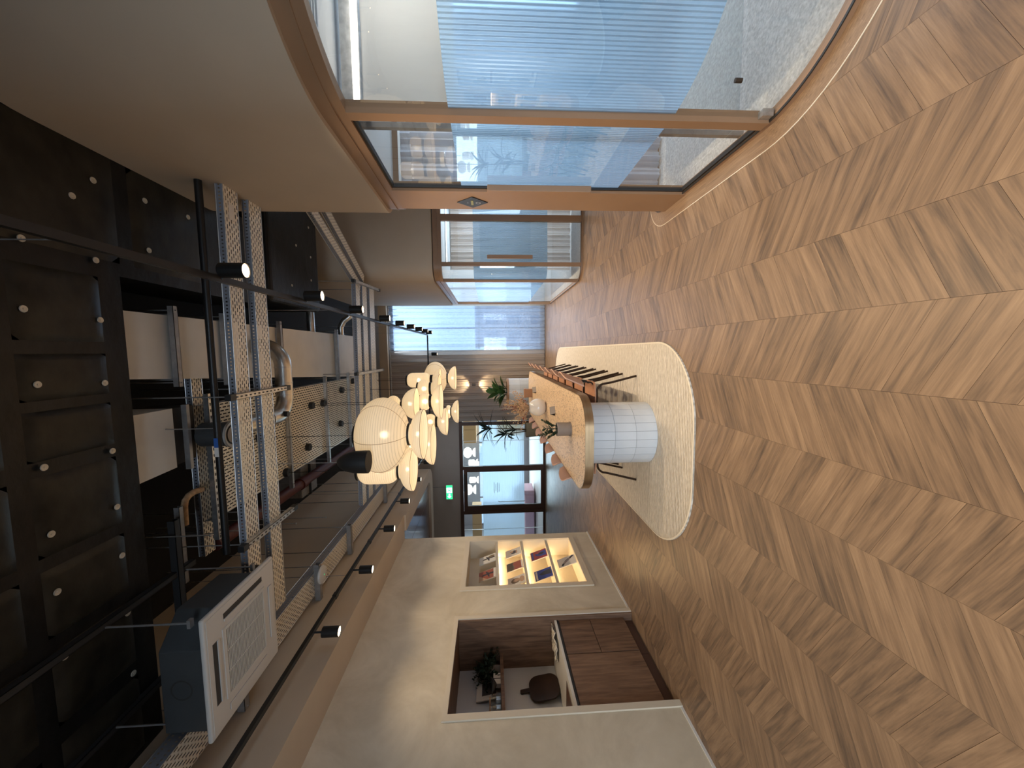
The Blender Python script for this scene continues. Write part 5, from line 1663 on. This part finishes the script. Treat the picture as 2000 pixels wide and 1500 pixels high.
for xx, yy in ((-0.30, -0.30), (0.345, -0.30), (-0.30, 0.30), (0.345, 0.30)):
    obj('suspension_rod', MB().tube([(xx, yy, 0.12), (xx, yy, ZS - 3.30 - 0.04)], 0.006, 6), 'zinc_dull', ac)
    obj('lug', B(xx - 0.025, xx + 0.025, yy - 0.015, yy + 0.015, 0.11, 0.13), 'zinc_dull', ac)
obj('pipe_stub', MB().tube([(0.25, 0.34, 0.12), (0.25, 0.42, 0.12), (0.24, 0.46, 0.2)], 0.03, 10).tube([(0.15, 0.34, 0.15), (0.15, 0.44, 0.15)], 0.022, 10), 'black_plastic', ac)
obj('knockout', MB().lathe([(0.055, 0), (0.06, 0.001), (0.065, 0)], 20), 'slot_dark', ac, loc=(-0.05, -H2 + 0.0195, 0.17), rot=(R(90), 0, 0))

# ------------------------------------------------------------------ ducts and pipes
dk = thing('supply_duct', 'white rectangular supply duct running back over the room', 'duct', (0, 0, 0))
cuts = [2.63, 3.05, 3.60, 4.56, 6.08, 6.92]
xl = lambda y: -0.16 - 0.26 * (y - 2.63) / (6.92 - 2.63)
for i in range(len(cuts) - 1):
    a, c = cuts[i], cuts[i + 1] - 0.012
    mb = MB()
    mb.prism([(0.292, a), (0.292, c), (xl(c), c), (xl(a), a)], 4.0, 4.36)
    obj('duct_section', mb, 'duct_white', dk)
    if i:
        obj('flange', B(xl(a) - 0.012, 0.304, a - 0.03, a + 0.004, 3.985, 4.37), 'zinc_dull' if i != 3 else 'dark_brown_box', dk)
for y in (3.01, 3.55, 4.45, 6.05):
    strut('duct_hanger', 'strut hanger below the white supply duct at its %s joint' % {3.01: 'first', 3.55: 'second', 4.45: 'third', 6.05: 'fourth'}[y], (0.36, y, 3.962), (xl(y) - 0.06, y, 3.962), rods=(0.03, 0.36 - xl(y) + 0.03), mat='zinc_dull', holes=False)
rd_ = thing('return_duct', 'short white duct stub above the broad slotted tray', 'duct', (0, 0, 0))
obj('duct_section', MB().prism([(-0.406, 2.63), (-0.406, 2.98), (-0.86, 2.98), (-0.88, 2.63)], 4.0, 4.36), 'duct_white', rd_)
obj('tapered_end', MB().prism([(-0.41, 2.985), (-0.41, 3.20), (-0.84, 3.20), (-0.85, 2.985)], 4.02, 4.34), 'dark_brown_box', rd_)
obj('flange', B(-0.39, -0.90, 3.06, 3.09, 3.96, 4.0), 'zinc_dull', rd_)

el = thing('spiral_duct', 'galvanised round duct looping below the white supply duct', 'duct', (0, 0, 0))


def bend(c, u, v, r, n=8):
    c, u, v = Vector(c), Vector(u), Vector(v)
    return [c - v * r * math.cos(PI / 2 * i / n) * 1.0 + u * r * math.sin(PI / 2 * i / n) for i in range(n + 1)]


rb_ = 0.20
pts = [Vector((0.075, 4.02, 4.02)), Vector((0.075, 4.02, 3.92))]
for i in range(1, 9):
    a = PI / 2 * i / 8
    pts.append(Vector((0.075 - rb_ * (1 - math.cos(a)), 4.02, 3.92 - rb_ * math.sin(a))))
pts.append(Vector((-0.42, 4.02, 3.72)))
for i in range(1, 9):
    a = PI / 2 * i / 8
    pts.append(Vector((-0.42 - rb_ * math.sin(a), 4.02 - rb_ * (1 - math.cos(a)), 3.72)))
pts += [Vector((-0.62, 3.62, 3.725)), Vector((-0.645, 3.28, 3.83))]
obj('pipe', MB().tube(pts, 0.078, 24), 'spiral_duct', el)
for p, ax in ((Vector((-0.14, 4.02, 3.72)), 'x'), (Vector((-0.30, 4.02, 3.72)), 'x'), (Vector((-0.42, 4.02, 3.72)), 'x'), (Vector((-0.62, 3.7, 3.72)), 'y')):
    d = Vector((0.008, 0, 0)) if ax == 'x' else Vector((0, 0.008, 0))
    obj('coupling', MB().tube([p - d, p + d], 0.081, 24), 'galvanised', el)
obj('damper_knob', MB().tube([(-0.60, 3.86, 3.66), (-0.60, 3.86, 3.61)], 0.028, 12), 'black_plastic', el)
dv = thing('air_valve', 'grey drum air valve with white disc above the crossing trays', 'air valve', (-0.655, 3.20, 3.72))
obj('drum', MB().lathe([(0.0, 0.0), (0.098, 0.0), (0.098, 0.23), (0.0, 0.23)], 32, smooth=False), 'unit_grey', dv)
obj('collar', MB().lathe([(0.085, -0.004), (0.108, -0.010), (0.112, 0.006), (0.098, 0.01)], 32), 'unit_white', dv)
obj('disc', MB().lathe([(0.0, -0.020), (0.055, -0.016), (0.070, -0.006), (0.0, 0.0)], 32), 'unit_white', dv)
bar = thing('black_pipe', 'straight black pipe crossing the room in front of the trays', 'pipe', (0, 2.90, 3.63))
obj('pipe', MB().tube([(1.27, 0, 0), (-1.52, 0, 0)], 0.024, 14), 'black_metal', bar)
obj('end_collar', MB().tube([(1.275, 0, 0), (1.24, 0, 0)], 0.034, 14), 'black_metal', bar)
obj('sticker', B(-0.69, -0.62, -0.0255, -0.0235, -0.016, 0.014), 'sticker_blue', bar)
obj('barcode', B(-0.76, -0.69, -0.0255, -0.0235, -0.016, 0.014), 'paper', bar)
obj('hanger', MB().tube([(-0.55, 0, 0.02), (-0.55, 0, 0.365)], 0.004, 5), 'zinc_dull', bar)
rp_ = thing('sprinkler_main', 'dull red sprinkler main beside the broad slotted tray', 'pipe', (0, 0, 0))
obj('pipe', MB().tube([(-1.72, 3.45, 4.12), (-1.72, 9.5, 4.12)], 0.065, 14), 'red_pipe', rp_)
obj('coupling', MB().tube([(-1.72, 5.0, 4.12), (-1.72, 5.12, 4.12)], 0.078, 14), 'red_pipe', rp_)
gd = thing('grey_duct', 'dark grey boxed duct hanging beside the red main', 'duct', (0, 0, 0))
bevel(obj('casing', B(-1.55, -2.02, 5.30, 5.76, 4.24, 4.7), 'zinc_dull', gd), 0.01)
obj('seam', B(-1.54, -2.03, 5.50, 5.52, 4.21, 4.71), 'strut_dark', gd)
cp = thing('condensate_pipe', 'small cream elbow pipe under the black ceiling', 'pipe', (0, 0, 0))
obj('pipe', MB().tube([(-1.14, 3.27, 4.05), (-1.13, 3.18, 4.05), (-1.14, 3.125, 4.05), (-1.165, 3.09, 4.05), (-1.21, 3.075, 4.05), (-1.36, 3.07, 4.05)], 0.024, 12), 'dried_buff', cp)
for i, (x, y, z0, z1) in enumerate(((0.62, 5.7, 4.35, 3.9), (0.46, 6.75, 4.25, 3.95))):
    t = thing('round_branch', ['round metal branch pipe beyond the black bulkhead', 'short bent metal branch pipe over the far trays'][i], 'duct', (0, 0, 0))
    if i == 0:
        obj('pipe', MB().tube([(0.30, y, 4.18), (0.62, y, 4.18), (0.75, y, 4.3), (0.8, y, 4.6)], 0.055, 14), 'spiral_duct', t)
    else:
        obj('pipe', MB().tube([(0.29, y, 4.16), (0.44, y, 4.16), (0.55, y, 4.10), (0.62, y, 4.0), (0.7, y, 4.0)], 0.05, 14), 'spiral_duct', t)
    obj('collar', MB().tube([(0.292, y, 4.18 - 0.02 * i), (0.31, y, 4.18 - 0.02 * i)], 0.066, 14), 'galvanised', t)
# threaded rods hanging in the dark left of the pendants
for i, (x, y) in enumerate(((-1.30, 2.75), (-1.62, 3.5), (-1.75, 3.9), (-2.0, 4.6), (-2.15, 5.9))):
    t = thing('hanger_rod', '%s thin steel hanger rod beside the red main' % ORD[i], 'rod', (x, y, 3.62))
    obj('rod', MB().tube([(0, 0, 0), (0, 0, 1.38 if y > 2.7 else 0.3)], 0.005, 6), 'galvanised', t)
    obj('nut', MB().lathe([(0.0, 0.0), (0.012, 0.0), (0.012, 0.012), (0.0, 0.012)], 6, smooth=False), 'galvanised', t)
